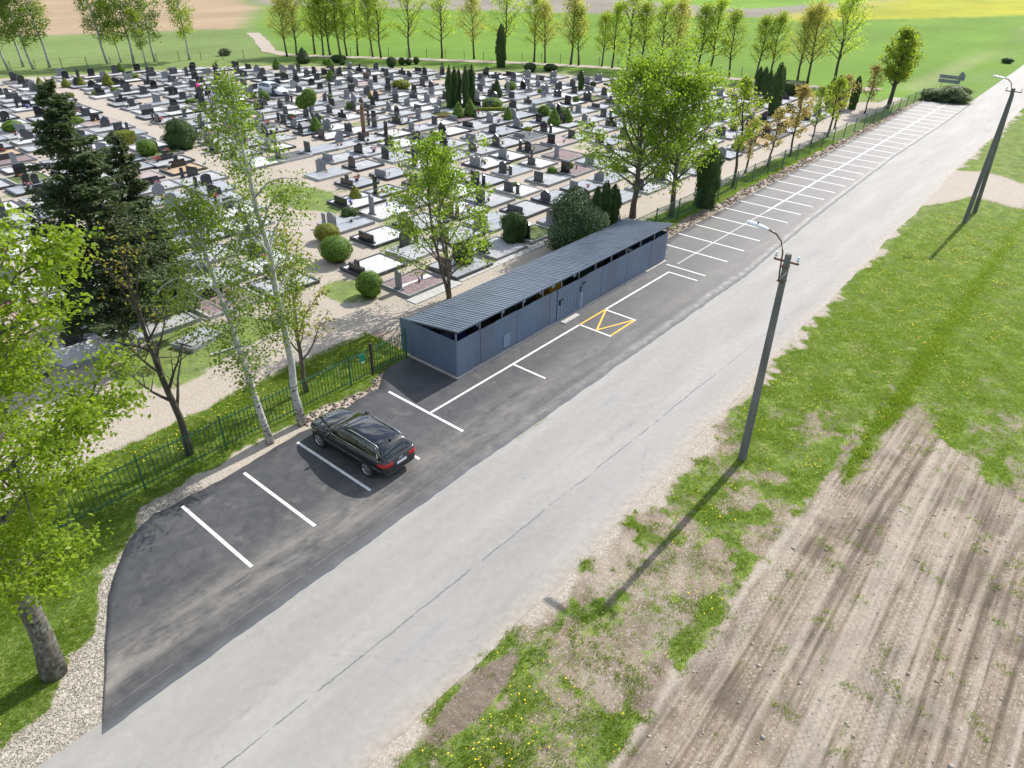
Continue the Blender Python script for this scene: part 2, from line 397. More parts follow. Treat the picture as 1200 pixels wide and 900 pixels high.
def verge_w(X, Y, Z):
    d = interp(X, ROAD_R)-Y; n = fbm(X*.7, Y*.7, 61)-.5; n5 = fbm(X*2.6, Y*2.6, 62)-.5
    dirt = dirt_w(X, Y); sr = side_road(X, Y)
    edge = ss(.75, .15, d+n*1.9+n5*.7+interp(X, [(5, .15), (12, 0), (20, -.15), (30, .1), (45, .35), (110, .2)]))
    g = (1-dirt)*(1-edge)*(1-sr)*np.clip(.56+1.4*(fbm(X*1.1, Y*1.1, 63, 5)-.42), 0, 1)
    g = np.maximum(g, .30*ss(4.2, 4.9, Y)*ss(.9, 1.5, d)*(1-sr)*(.5+1.0*fbm(X*1.9, Y*1.9, 64)))
    g = np.maximum(g, (.5+.5*fbm(X*1.3, Y*1.3, 67))*np.exp(-((Y-3.55-.3*(fbm(X*.5, Y*0, 68)-.5))/.45)**2)*ss(23, 26, X)*(1-sr))
    g = g+.35*ss(22, 36, X)*(1-edge)*(1-sr)*(1-dirt)
    li = np.clip(.85*edge+.9*sr, 0, 1)
    li = np.maximum(li, dirt*ss(.35, .1, np.abs(Y-4.15+n*.5))*ss(27, 20, X)*.9)
    ry = rutY(X, Y); rf = rut_f(X, ry); rm = ss(4.6, 3.6, Y); li = np.maximum(li, dirt*ss(.52, .68, rf)*.8*rm)
    li = np.maximum(li, dirt*.45*ss(.5, .7, fbm(X*.5, Y*.5, 66)))*(1-.9*rm*ss(.46, .30, rf))
    mud = np.exp(-(((X-8.4)/1.9)**2+((Y-8.0)/.5)**2)); g = g*(1-ss(.3, .6, mud)); li = li*(1-.7*mud)
    damp = np.clip(dirt*rm*ss(.38, .26, rf)*.6+.6*ss(.2, .6, mud)+dirt*.5*ss(.55, .7, fbm(X*.7+5, Y*.7, 69)), 0, 1)
    return np.stack([np.clip(g, 0, 1), np.clip(li, 0, 1), .35*edge, damp], -1)
vx = np.concatenate([np.arange(-20, 4, .4), np.arange(4, 32, .11), np.arange(32, 62, .2), np.arange(62, 112.5, .4)])
vy = np.concatenate([np.arange(-9, -5, .3), np.arange(-5, 5, .042), np.arange(5, 11.3, .075)])
grid_sheet('verge', vx, vy, verge_h, verge_w, keep=lambda X, Y: Y < interp(X, ROAD_R)+.45)

# roadside ground on the cemetery side (grass, gravel, soil) ------------
GRAV = [(-9, 14.6), (-3, 15.6), (-.3, 16.25), (.8, 16.3), (2.1, 17.5), (2.6, 18.0), (4.5, 20.3), (6.0, 21.9), (7.4, 22.15), (9.1, 22.2), (13.1, 22.35), (16.8, 22.3)]
def road_side_w(X, Y, Z):
    n = fbm(X*1.1, Y*1.1, 71, 4)-.5; n2 = fbm(X*3.2, Y*3.2, 72, 3)-.5
    gpoly = GRAV+[(18, 22.6), (18, 13), (-9, 13)]
    ds = seg_dist(X, Y, GRAV)*np.where(inside(X, Y, gpoly), 1, -1)+n*.9+n2*.25
    gz = ss(-.12, .18, ds)
    grass = (1-gz)*ss(13.9, 14.6, Y)
    near = X < 20
    far = ss(22.45, 22.75, Y+n*.9)*ss(39, 40, X)
    mid = ss(22.6, 22.9, Y)*ss(19, 20, X)*(1-ss(38, 40, X))*.0
    g = np.where(near, grass, far+mid)
    g = g*ss(1.1, .4, ss(25.3, 26.2, Y-interp(X, [(6, .1), (11, .1), (13.2, .3), (15, .9), (19, 1.2), (22, .4), (40, -1.3), (112, -1.6)])+n*.8)*1.5)
    g = g*(.75+.5*(fbm(X*.8, Y*.8, 73)+.1))
    pathz = ss(25.2, 26, Y-interp(X, [(6, .1), (13.2, .3), (15, .9), (19, 1.2), (22, .4), (40, -1.3), (112, -1.6)])+n*.6)
    li = np.where(near, gz*ss(5.5, 8, X)*.9*ss(17.8, 14, X)+gz*.25, ss(.45, .62, fbm(X*.7, Y*1.6, 74))*.8)
    li = np.maximum(li, pathz)
    gv = np.where(near, gz*ss(9.5, 6.5, X), .0)
    return np.stack([np.clip(g, 0, 1), np.clip(li, 0, 1), np.clip(gv, 0, 1)], -1)
def road_side_h(X, Y):
    clod = ss(22.75, 22.4, Y)*ss(39, 40, X)
    cl2 = ss(21.7, 22.3, Y)*ss(22.9, 22.5, Y)*ss(13, 15, X)*ss(18.5, 17, X)
    z = -.01+.04*(fbm(X*.9, Y*.9, 75)-.5)+.02*(fbm(X*4, Y*4, 76)-.5)+(clod*.22+cl2*.2)*(fbm(X*2.2, Y*2.8, 77, 4)-.42)*ss(21.2, 21.9, Y)
    return z-.06*ss(1.2, .0, seg_dist(X, Y, LOT_N))*0
ry_ = np.concatenate([np.arange(12.5, 24, .12), np.arange(24, 26.01, .2)]); ry_[-1] = 26.0
rx_ = np.concatenate([np.arange(-20, -6, .3), np.arange(-6, 20, .11), np.arange(20, 39, .4), np.arange(39, 80, .18), np.arange(80, 112.5, .3)])
LOTPOLY = LOT_N+LOT_S[::-1][:-1]
grid_sheet('roadside_ground', rx_, ry_, road_side_h, road_side_w,
           keep=lambda X, Y: ~(inside(X, Y, [(a, b-.35) for a, b in LOTPOLY]) & inside(X, Y, [(a+.35, b) for a, b in LOTPOLY]) & (Y > interp(X, LOT_S)+.35)) & (Y > interp(X, ROAD_L)-.4))

# cemetery ground ------------------------------------------------------
def cem_w(X, Y, Z):
    n = fbm(X*.45, Y*.45, 81, 5)-.5
    db = seg_dist(X, Y, BACK)
    g = ss(4.6, 3.2, db+n*2)
    g = np.maximum(g, .8*ss(1.15, .7, np.hypot((X-31.4)/2.2, (Y-47.2)/5.2)+n*.9))
    g = np.maximum(g, .8*ss(1.1, .8, np.hypot((X-13.2)/4.6, (Y-31.2)/2.6)+n*.9))
    g = np.maximum(g, .7*ss(1.1, .8, np.hypot((X-22.8)/1.5, (Y-30.8)/1.9)+n*.9))
    g = np.maximum(g, .75*ss(.8, .2, np.abs(Y-29.4+n))*ss(78, 80, X)*ss(106, 100, X))
    pd = np.abs(X-path_x(Y))
    g = np.maximum(g, .55*ss(.60, .72, fbm(X*.22, Y*.22, 83))*ss(1.6, 2.6, pd)*ss(27.2, 28.4, Y))
    li = .82+.4*(fbm(X*.3, Y*.3, 84)-.4)
    li = np.maximum(li, .95*ss(2.3, 1.2, pd)); li = np.maximum(li, .95*ss(27.6, 27.0, Y))
    gr = .9*ss(1.2, .7, np.hypot((X-24.0)/2.6, (Y-27.2)/.9)+n)
    return np.stack([np.clip(g, 0, 1), np.clip(li, 0, 1), np.clip(gr, 0, 1)], -1)
grid_sheet('cemetery_ground', np.arange(-20, 112.5, .45), 26+np.arange(0, 108, .45), lambda X, Y: -.01+.05*(fbm(X*.3, Y*.3, 85)-.5)*ss(26, 27, Y), cem_w,
           keep=lambda X, Y: inside(X, Y, NEARP))

# field track behind the trees ------------------------------------------
def ribbon(name, pts, w, material, z=.02, step=1.0, wob=.25, kind='structure', attr=None, parent=None):
    pts = np.array(pts, float); L = np.r_[0, np.cumsum(np.hypot(*np.diff(pts, axis=0).T))]
    s = np.arange(0, L[-1], step); C = np.stack([np.interp(s, L, pts[:, 0]), np.interp(s, L, pts[:, 1])], -1)
    T = np.gradient(C, axis=0); T /= np.linalg.norm(T, axis=1)[:, None]; N = np.stack([-T[:, 1], T[:, 0]], -1)
    a = C+N*(w/2+wob*(vnoise(s*.6, s*0, 3)-.5)*2)[:, None]; b = C-N*(w/2+wob*(vnoise(s*.6, s*0+7, 5)-.5)*2)[:, None]
    k = 5; rows = np.stack([a+(b-a)*t for t in np.linspace(0, 1, k)], 1).reshape(-1, 2)
    v = np.c_[rows, np.full(len(rows), z)]
    i = np.arange(len(s)-1)[:, None]*k+np.arange(k-1)[None, :]
    f = np.stack([i, i+1, i+k+1, i+k], -1).reshape(-1, 4)
    me = quadmesh(name, v, f); me.materials.append(material)
    if attr is not None:
        A = me.color_attributes.new('W', 'FLOAT_COLOR', 'POINT'); A.data.foreach_set('color', np.tile(np.array((*attr, 0), np.float32), len(v)))
    o = new(name, me, parent)
    if kind and parent is None: tag(o, kind=kind)
    return o
TRACK = [(91, 147), (84, 133), (77.5, 121), (76.6, 114.5), (81.5, 107), (90, 95), (98.5, 82), (104.5, 70), (108.2, 60), (110.4, 48), (111.6, 38), (113, 32), (118, 29.5)]
ribbon('field_track', TRACK, 2.6, M['terrain'], z=.03, attr=(.12, .75, 0))

# road and car park -----------------------------------------------------
def road_mat():
    m = mat('weathered_asphalt', rough=.75, spec=.35); t = NT(m); o = t.obj(); x, y, z = t.sep(o)
    a = t.noise(t.mapping(o, (.12, .7, 1)), 1, 6, .6); b = t.noise(o, 3.5, 6, .7); c = t.noise(o, 55, 2)
    f = t.math('ADD', t.math('MULTIPLY', a, .5), t.math('ADD', t.math('MULTIPLY', b, .3), t.math('MULTIPLY', c, .2)))
    colr = t.ramp(f, [(.34, (.232, .226, .217)), (.5, (.295, .287, .275)), (.64, (.352, .342, .327))])
    # repaired patches and scuffs
    pch = t.noise(t.mapping(o, (.1, .45, 1)), 1.2, 4, .6); colr = t.mix(t.mr(pch, .62, .72, 0, .4), colr, (.19, .19, .197))
    sp = t.noise(t.mapping(o, (1, 1, 1)), 2.3, 3, .5); colr = t.mix(t.mr(sp, .735, .76, 0, .55), colr, (.14, .14, .14))
    wt = t.math('ADD', t.mr(t.math('ABSOLUTE', t.math('SUBTRACT', y, 10.2)), .2, .9, 1, 0), t.mr(t.math('ABSOLUTE', t.math('SUBTRACT', y, 13.0)), .2, .9, 1, 0))
    colr = t.mix(t.math('MULTIPLY', wt, t.mr(a, .35, .65, .05, .28)), colr, (.21, .21, .214))
    brk = t.vor(t.mapping(t.math('ADD', 0, 0) if False else o, (.16, .3, 1)), 1, 'DISTANCE_TO_EDGE'); colr = t.mix(t.math('MULTIPLY', t.mr(t.math('ADD', brk, t.math('MULTIPLY', t.math('SUBTRACT', b, .5), .06)), .0, .005, .14, 0), t.mr(pch, .42, .55)), colr, (.13, .13, .135))
    # long crack
    cy = t.math('ADD', y, t.math('ADD', t.math('MULTIPLY', x, .024), t.math('ADD', t.math('MULTIPLY', t.math('SUBTRACT', t.noise(o, .8, 3), .5), .25), t.math('MULTIPLY', t.math('SUBTRACT', t.noise(o, 9, 2), .5), .07))))
    d = t.math('ABSOLUTE', t.math('SUBTRACT', cy, 11.42))
    ck = t.math('MULTIPLY', t.mr(d, .012, .032, 1, 0), t.math('MULTIPLY', t.mr(x, 26, 34, 1, .25), t.mr(t.noise(o, 1.5, 3), .36, .48)))
    colr = t.mix(t.math('MULTIPLY', ck, .8), colr, (.10, .10, .105))
    # sand blown over the right edge
    re = t.math('SUBTRACT', y, t.attr('edge')[2])
    sand = t.mr(t.math('ADD', re, t.math('MULTIPLY', t.math('SUBTRACT', t.noise(t.mapping(o, (.5, 1.5, 1)), 1.6, 6, .7), .5), 1.5)), .05, .75, 1, 0)
    colr = t.mix(sand, colr, t.ramp(b, [(.35, (.27, .24, .21)), (.65, (.37, .33, .29))]))
    t.color(colr); t.bump(t.math('ADD', c, b), .25, .01)
    return m
M['road'] = road_mat()
def road():
    xs = np.concatenate([np.arange(-60, 130, .5), np.arange(130, 420, 4)])
    lo = interp(xs, ROAD_R)+.35*(fbm(xs*.35, xs*0, 91)-.5)+.2*(fbm(xs*1.7, xs*0, 92)-.5); hi = interp(xs, ROAD_L)+.2
    t = np.linspace(0, 1, 9)
    Y = lo[:, None]+(hi-lo)[:, None]*t; X = np.repeat(xs[:, None], 9, 1); Z = .02+.07*(1-(2*t-1)**2)[None, :]*0+0*X
    v = np.stack([X, Y, Z], -1).reshape(-1, 3); k = 9
    i = np.arange(len(xs)-1)[:, None]*k+np.arange(k-1)[None, :]
    me = quadmesh('road', v, np.stack([i, i+k, i+k+1, i+1], -1).reshape(-1, 4)); me.materials.append(M['road'])
    a = me.attributes.new('edge', 'FLOAT', 'POINT'); a.data.foreach_set('value', np.repeat(lo, 9).astype(np.float32))
    tag(new('road', me), kind='structure')
road()
def lot_mat():
    m = mat('new_asphalt', rough=.62, spec=.45); t = NT(m); o = t.obj(); x, y, z = t.sep(o)
    a = t.noise(t.mapping(o, (.35, .8, 1)), 1, 6, .65); b = t.noise(o, 2.2, 6, .7, .6); c = t.noise(o, 60, 2); st = t.math('ADD', t.math('MULTIPLY', t.noise(t.mapping(o, (.3, 1.6, 1)), 1, 6, .7, .5), .6), t.math('MULTIPLY', t.noise(o, 1.3, 7, .75), .4))
    base = t.ramp(t.math('ADD', t.math('MULTIPLY', b, .6), t.math('MULTIPLY', a, .4)), [(.34, (.040, .042, .047)), (.5, (.062, .063, .068)), (.68, (.100, .099, .100))])
    # dust: more of it where cars turn in from the road
    band = t.math('MULTIPLY', t.mr(y, 14.9, 15.7, 0, 1), t.mr(y, 16.2, 17.6, 1, 0))
    dust = t.math('MULTIPLY', band, t.mr(st, .40, .62)); dust = t.math('MULTIPLY', dust, t.mr(x, 3, 30, .8, .3))
    far_dust_glare = t.mr(x, 22, 75, 0, .55)  # far end paler: dust, plus glare towards the sun painted into the colour
    colr = t.mix(dust, base, (.27, .25, .225))
    colr = t.mix(t.math('MULTIPLY', far_dust_glare, t.mr(b, .3, .7, .75, 1)), colr, (.21, .205, .205))
    pale = t.noise(o, .7, 4, .6); colr = t.mix(t.mr(pale, .62, .72, 0, .3), colr, (.24, .23, .215))
    sl = t.noise(t.mapping(o, (.8, 22, 1)), 1, 2, .5); colr = t.mix(t.math('MULTIPLY', t.mr(sl, .70, .76, 0, .45), t.mr(y, 14, 18, 1, .2)), colr, (.33, .32, .31))
    # seam sealed with bitumen along the road
    colr = t.mix(t.math('MULTIPLY', t.mr(t.math('SUBTRACT', y, t.attr('edge')[2]), .05, .2, 1, 0), .6), colr, (.10, .115, .135))
    t.color(colr); t.rough(t.ramp(b, [(.3, (.5,)*3), (.7, (.75,)*3)])); t.bump(t.math('ADD', c, t.math('MULTIPLY', b, .4)), .3, .008)
    return m
M['lot'] = lot_mat()
def car_park():
    xs = np.unique(np.concatenate([np.arange(1.5, 113.6, .25), [p[0] for p in LOT_N]]))
    wob = lambda s, k: .07*(fbm(xs*1.6, xs*0+k, s)-.5)*2
    lo = interp(xs, LOT_S)+wob(95, 0)*1.0; hi = interp(xs, LOT_N)+wob(96, 3)*1.4
    hi = np.maximum(hi, lo+.02); ts = np.linspace(0, 1, 13)
    Y = lo[:, None]+(hi-lo)[:, None]*ts; k = 15; n = len(xs)
    Yf = np.concatenate([lo[:, None]-.015, Y, hi[:, None]+.015], 1); X = np.repeat(xs[:, None], k, 1)
    Z = np.full((n, k), .04); Z[:, 0] = -.02; Z[:, -1] = -.03
    v = np.stack([X, Yf, Z], -1).reshape(-1, 3); i = np.arange(n-1)[:, None]*k+np.arange(k-1)[None, :]
    me = quadmesh('car_park', v, np.stack([i, i+k, i+k+1, i+1], -1).reshape(-1, 4)); me.materials.append(M['lot'])
    a = me.attributes.new('edge', 'FLOAT', 'POINT'); a.data.foreach_set('value', np.repeat(lo, k).astype(np.float32))
    return tag(new('car_park', me), kind='structure')
lot = car_park()
def paint(name, c, c2):
    m = mat(name, c, .6); t = NT(m); o = t.obj(); n = t.noise(o, 14, 5, .7)
    t.color(t.ramp(n, [(.34, c2), (.52, c)])); return m
M['white_paint'] = paint('white_road_paint', (.80, .80, .80), (.50, .50, .50)); M['yellow_paint'] = paint('yellow_road_paint', (.75, .44, .03), (.5, .33, .08))
M['faint_paint'] = paint('faint_road_paint', (.42, .43, .44), (.20, .20, .21))
M['chalk'] = paint('worn_chalk', (.24, .24, .24), (.12, .12, .12))
def stripe(name, a, b, w, m, z=.044):
    a = Vector((*a, 0)); b = Vector((*b, 0)); t = (b-a).normalized(); n = Vector((-t.y, t.x, 0))*w/2
    mb = MB(); k = max(2, int((b-a).length/.4)); vs = []
    for i in range(k+1):
        p = a+(b-a)*i/k; j = (random.random()-.5)*.012
        vs += [(p.x+n.x*(1+j), p.y+n.y*(1+j), z), (p.x-n.x*(1-j), p.y-n.y*(1-j), z)]
    mb.add(vs, [(2*i+1, 2*i+3, 2*i+2, 2*i) for i in range(k)])
    return mb.build(name, m, lot, fix=False)
YS = 16.51; W_ = .12
for k in range(5):
    x = 7.11+2.459*k; yn = (20.85, 20.85, 20.95, 20.95, 21.05)[k]
    stripe('bay_line', (x, YS), (x, yn), W_, M['white_paint'])
YC = 18.47; mids = [22.485, 27.99, 30.42, 37.457]
stripe('bay_line', (16.95+.06, YC), (27.93, YC), .11, M['white_paint'])
stripe('bay_line', (30.48, YC), (37.51, YC), .11, M['white_paint'])
for x in mids: stripe('bay_line', (x, YS), (x, YC-.06), .11, M['white_paint'], .0441)
stripe('yellow_line', (27.99, YC), (30.42, YC), .10, M['yellow_paint'])
stripe('yellow_line', (28.05, YS+.05), (30.36, YS+.05), .10, M['yellow_paint'], .0445)
stripe('yellow_line', (30.36, YC-.06), (28.1, 17.45), .10, M['yellow_paint'], .0452)
stripe('yellow_line', (28.1, 17.45), (30.3, YS+.12), .10, M['yellow_paint'], .0456)
stripe('bay_line', (38.46, YS), (38.46, 19.2), .11, M['white_paint'])
for i in range(30):
    x = 41.497+2.5*i
    if x > 113: break
    ys = max(YS, interp(x, LOT_S)+.15); yn = interp(x, LOT_N)-.1
    if x < 46: yn = 21.35
    stripe('bay_line', (x, ys), (x, yn), .115, M['white_paint'])
stripe('centre_line', (39.0, 18.72), (53, 18.76), .10, M['faint_paint'], .042)
stripe('centre_line', (53, 18.76), (112.5, 19.2), .12, M['white_paint'], .042)
for k in range(9):
    x0 = 2.0+k*3.1; stripe('edge_line', (x0, 14.95+.008*x0), (x0+random.uniform(1.6, 2.9), 14.95+.008*(x0+2.2)), .012, M['chalk'], .0422)
# chalk setting-out marks left from painting
for x0, x1, y in ((5.2, 6.0, 16.5), (13.3, 14.2, 17.9), (9.8, 10.5, 16.5), (6.3, 6.9, 16.2)):
    stripe('chalk_mark', (x0, y), (x1, y+.02), .02, M['chalk'], .0425)
# ------------------------------------------------------------------ bin shelter
M['panel'] = noisy('blue_grey_sheet', (.108, .154, .230), (.128, .180, .262), .9, .45, 0, .5)
M['panel_new'] = mat('pale_blue_sheet', (.20, .265, .36), .42); M['panel_dark'] = noisy('blue_grey_sheet_dark', (.108, .140, .196), (.125, .160, .222), 1.2, .45)
M['panel_mid'] = noisy('blue_grey_sheet_mid', (.118, .155, .22), (.138, .18, .25), 1.6, .4)
M['dark_metal'] = mat('dark_metal', (.03, .034, .04), .5, .3); M['grey_metal'] = mat('galvanised_metal', (.30, .31, .33), .42, .7)
M['concrete'] = noisy('concrete', (.36, .35, .33), (.47, .46, .44), 5, .85, bump=.3)
M['sign_green'] = mat('green_sign', (.02, .27, .16), .5); M['paper'] = mat('white_notice', (.75, .76, .78), .6)
def roof_metal():
    m = mat('blue_grey_roof_sheet', (.060, .092, .145), .28, .15, .9); t = NT(m); o = t.obj()
    n = t.noise(o, .8, 4); t.color(t.ramp(n, [(.3, (.135, .165, .21)), (.7, (.175, .208, .26))]))
    t.rough(t.mr(n, .3, .7, .24, .38)); return m
M['roof'] = roof_metal()
SX0, SX1, SY0, SY1 = 19.80, 38.85, 19.58, 23.25
shed = empty('bin_shelter', (SX0, SY0, .04), 'long blue-grey sheet metal bin shelter with sloping ribbed roof', 'shelter')
so3 = (-SX0, -SY0, -.04)
def sp(mb, name, m, parent=shed, **k): return mb.build(name, m, parent, loc=so3 if parent is shed else (0, 0, 0), **k)
# concrete strip footing
mb = MB(); mb.box((SX0-.10, SY0-.12, .0), (SX1+.12, SY0+.16, .075)); mb.box((SX0-.10, SY0+.16, .0), (SX0+.18, SY1-.4, .075)); mb.box((SX0+.18, SY1-.4, -.02), (SX1+.1, SY1+.1, .06)); sp(mb, 'footing', M['concrete'])
# front wall panels (about 1.06 m each), slightly uneven
xs = [SX0, SX0+.78, SX0+1.18, SX0+1.62]
while xs[-1] < SX1-1.2: xs.append(xs[-1]+(1.06 if len(xs) % 3 else .55))
xs.append(SX1)
DOOR0, DOOR1 = 27.35, 30.05
xs = [x for x in xs if not (DOOR0-.35 < x < DOOR1+.35)]; xs = sorted(xs+[DOOR0, DOOR1])
i = 0
for a, b in zip(xs[:-1], xs[1:]):
    if abs(a-DOOR0) < .01: continue
    dy = .006*((i*7) % 3)-.006; top = 1.93+.006*((i*5) % 3); bot = .13+.012*((i*3) % 2); i += 1
    mb = MB(); n = max(3, int((b-a)/.20)); pr = []
    for k in range(n*4+1):        # shallow ribs of the sheet
        x = a+.005+(b-a-.010)*k/(n*4); r = (0, 0, .0035, .0035)[k % 4]
        pr.append((x, r))
    vs = []; 
    for x, r in pr: vs += [(x, SY0+dy+.0-r, bot), (x, SY0+dy-r, top)]
    for x, r in pr: vs += [(x, SY0+dy+.022-r, bot), (x, SY0+dy+.022-r, top)]
    m_ = len(pr); fs = [(2*k, 2*k+2, 2*k+3, 2*k+1) for k in range(m_-1)]+[(2*m_+2*k+1, 2*m_+2*k+3, 2*m_+2*k+2, 2*m_+2*k) for k in range(m_-1)]
    fs += [(2*k+1, 2*k+3, 2*m_+2*k+3, 2*m_+2*k+1) for k in range(m_-1)]+[(2*k, 2*m_+2*k, 2*m_+2*k+2, 2*k+2) for k in range(m_-1)]
    fs += [(0, 1, 2*m_+1, 2*m_), (2*m_-2, 4*m_-2, 4*m_-1, 2*m_-1)]
    mb.add(vs, fs); sp(mb, 'wall_panel', (M['panel'], M['panel_dark'], M['panel'], M['panel_mid'])[(i*3+i//4) % 4])
# door leaf
door = MB().box((DOOR0+.03, SY0-.035, .11), (DOOR1-.02, SY0-.005, 1.93)).build('door', M['panel'], shed, loc=so3)
mb = MB()
for k in range(1, 9): x = DOOR0+.03+k*.29; mb.box((x, SY0-.044, .12), (x+.05, SY0-.034, 1.92))
mb.build('door_rib', M['panel'], door)
MB().box((DOOR0+.12, SY0-.075, 1.20), (DOOR0+.50, SY0-.036, 1.27)).box((DOOR0+.16, SY0-.10, 1.0), (DOOR0+.28, SY0-.036, 1.20)).build('bolt', M['dark_metal'], door)
MB().box((DOOR1-.50, SY0-.075, 1.50), (DOOR1-.20, SY0-.036, 1.60)).box((DOOR1-.66, SY0-.08, 1.12), (DOOR1-.58, SY0-.036, 1.45)).build('handle', M['dark_metal'], door)
MB().box((DOOR1-.62, SY0-.047, .14), (DOOR1-.34, SY0-.036, 1.05)).build('kick_plate', M['panel_new'], door)
# newer paler sheets fixed over the wall
for (x0, x1, z0, z1) in ((23.05, 23.55, .28, .98),):
    sp(MB().box((x0, SY0-.036, z0), (x1, SY0-.018, z1)), 'patch_sheet', M['panel_new' if z1 > .9 else 'panel'])
# end walls
def end_wall(x, name, y1):
    ys = np.arange(SY0+.01, y1, .62); ys = list(ys)+[y1]
    for a, b in zip(ys[:-1], ys[1:]):
        if b-a < .1: continue
        mb = MB(); mb.box((x-.012, a+.004, .17), (x+.012, b-.004, 1.955))
        for k in range(1, 4): yy = a+(b-a)*k/4; mb.box((x-.022, yy-.02, .18), (x-.011, yy+.02, 1.95))
        sp(mb, name, M['panel'])
end_wall(SX0-.005, 'end_panel', SY1+.05); end_wall(SX1+.03, 'end_panel', SY1)
# back wall, posts, rails
for k in range(18):
    a = SX0+.05+k*1.055
    sp(MB().box((a, SY1-.52, .1), (a+1.04, SY1-.50, 1.62)), 'back_panel', M['panel_dark'])
def roof_z(y): return 2.46-(y-19.5)*.15
px_ = np.linspace(SX0+.06, SX1-.06, 13)
for x in px_:
    sp(MB().box((x-.03, SY0+.04, .05), (x+.03, SY0+.10, roof_z(SY0+.07)-.06)), 'post', M['grey_metal'])
    sp(MB().box((x-.03, SY1-.62, .05), (x+.03, SY1-.56, roof_z(SY1-.6)-.06)), 'post', M['dark_metal'])
sp(MB().box((SX0+.02, SY0+.03, roof_z(SY0+.07)-.12), (SX1, SY0+.11, roof_z(SY0+.07)-.055)), 'beam', M['dark_metal'])
sp(MB().box((SX0+.02, SY1-.63, roof_z(SY1-.6)-.12), (SX1, SY1-.55, roof_z(SY1-.6)-.055)), 'beam', M['dark_metal'])
for x in px_:
    mb = MB(); a, b = SY0+.11, SY1-.63
    mb.add([(x-.03, a, roof_z(a)-.12), (x+.03, a, roof_z(a)-.12), (x+.03, b, roof_z(b)-.12), (x-.03, b, roof_z(b)-.12),
            (x-.03, a, roof_z(a)-.056), (x+.03, a, roof_z(a)-.056), (x+.03, b, roof_z(b)-.056), (x-.03, b, roof_z(b)-.056)],
           [(0, 3, 2, 1), (4, 5, 6, 7), (0, 1, 5, 4), (1, 2, 6, 5), (2, 3, 7, 6), (3, 0, 4, 7)]); sp(mb, 'rafter', M['dark_metal'])
# ribbed roof sheets, each 1.1 m wide
RY0, RY1 = 19.46, 22.92; x = SX0-.02; k = 0
while x < SX1+.28:
    w = min(1.10, SX1+.30-x); vs = []; prof = [(0, 0), (.03, .0), (.045, .03), (.085, .03), (.10, 0), (.20, 0)]
    xx = []; 
    for j in range(int(round(w/.20))):
        for q, hgt in prof[:-1]: xx.append((x+j*.20+q, hgt))
    xx.append((x+w, 0)); dz = .002*(k % 2)
    for q, hgt in xx:
        for yy in (RY0, RY1): vs.append((q, yy, roof_z(yy)+hgt+dz))
    for q, hgt in xx:
        for yy in (RY0, RY1): vs.append((q, yy, roof_z(yy)+hgt+dz-.03))
    n = len(xx); fs = [(2*j, 2*j+2, 2*j+3, 2*j+1) for j in range(n-1)]+[(2*n+2*j+1, 2*n+2*j+3, 2*n+2*j+2, 2*n+2*j) for j in range(n-1)]
    fs += [(2*j, 2*n+2*j, 2*n+2*j+2, 2*j+2) for j in range(n-1)]+[(2*j+3, 2*n+2*j+3, 2*n+2*j+1, 2*j+1) for j in range(n-1)]
    fs += [(0, 1, 2*n+1, 2*n), (2*n-2, 4*n-2, 4*n-1, 2*n-1)]
    sp(MB().add(vs, fs), 'roof_sheet', M['roof']); x += w; k += 1
mb = MB().box((SX0-.03, RY0-.03, roof_z(RY0)-.045), (SX1+.29, RY0-.004, roof_z(RY0)+.035)); sp(mb, 'fascia', M['panel_dark'])
# small notices hung under the eave
for x in (21.3, 23.0, 24.6, 26.0, 27.0, 28.9):
    sp(MB().box((x, SY0+.115, 2.08), (x+.26, SY0+.125, 2.27)), 'notice', M['panel_new'])
# waste containers standing inside
def wheel_bin(x, c, label):
    e = empty('waste_container', (x, 21.0, .06), label, 'container', 'waste containers inside the shelter')
    mb = MB(); o = [(-.42, .16), (.42, .16), (.52, 1.12), (-.52, 1.12)]; mb.prism(o, -.55, .55, 0); mb.build('body', c, e)
    mb = MB(); pts = [(-.56, 1.12), (.56, 1.12), (.56, 1.17), (.3, 1.34), (-.3, 1.36), (-.56, 1.2)]; mb.prism(pts, -.60, .60, 0); mb.build('lid', c, e)
    for sx in (-.4, .4):
        for sy in (-.3, .3): MB().tube([(sx-.03, sy, .10), (sx+.03, sy, .10)], .09, 10).build('wheel', M['dark_metal'], e)
cb = mat('blue_plastic', (.015, .03, .16), .4); cy = mat('yellow_plastic', (.62, .36, .01), .4); cg = mat('dark_green_plastic', (.015, .05, .03), .45); ck = mat('black_plastic', (.02, .02, .022), .5)
for x, c, l in ((20.9, cb, 'dark blue waste container inside the shelter, nearest the car'), (22.6, ck, 'black waste container inside the shelter beside the dark blue one'),
                (24.6, cg, 'dark green waste container inside the shelter left of its door'), (28.6, cy, 'yellow waste container inside the shelter behind the door'),
                (31.5, cg, 'dark green waste container inside the shelter right of its door'), (35.3, ck, 'black waste container in the far end of the shelter')):
    wheel_bin(x, c, l)
tag(MB().box((27.5, SY0-.50, .04), (28.9, SY0-.2, .09)).build('step_slab', M['concrete']), 'pale concrete step slab before the shelter door', 'slab')

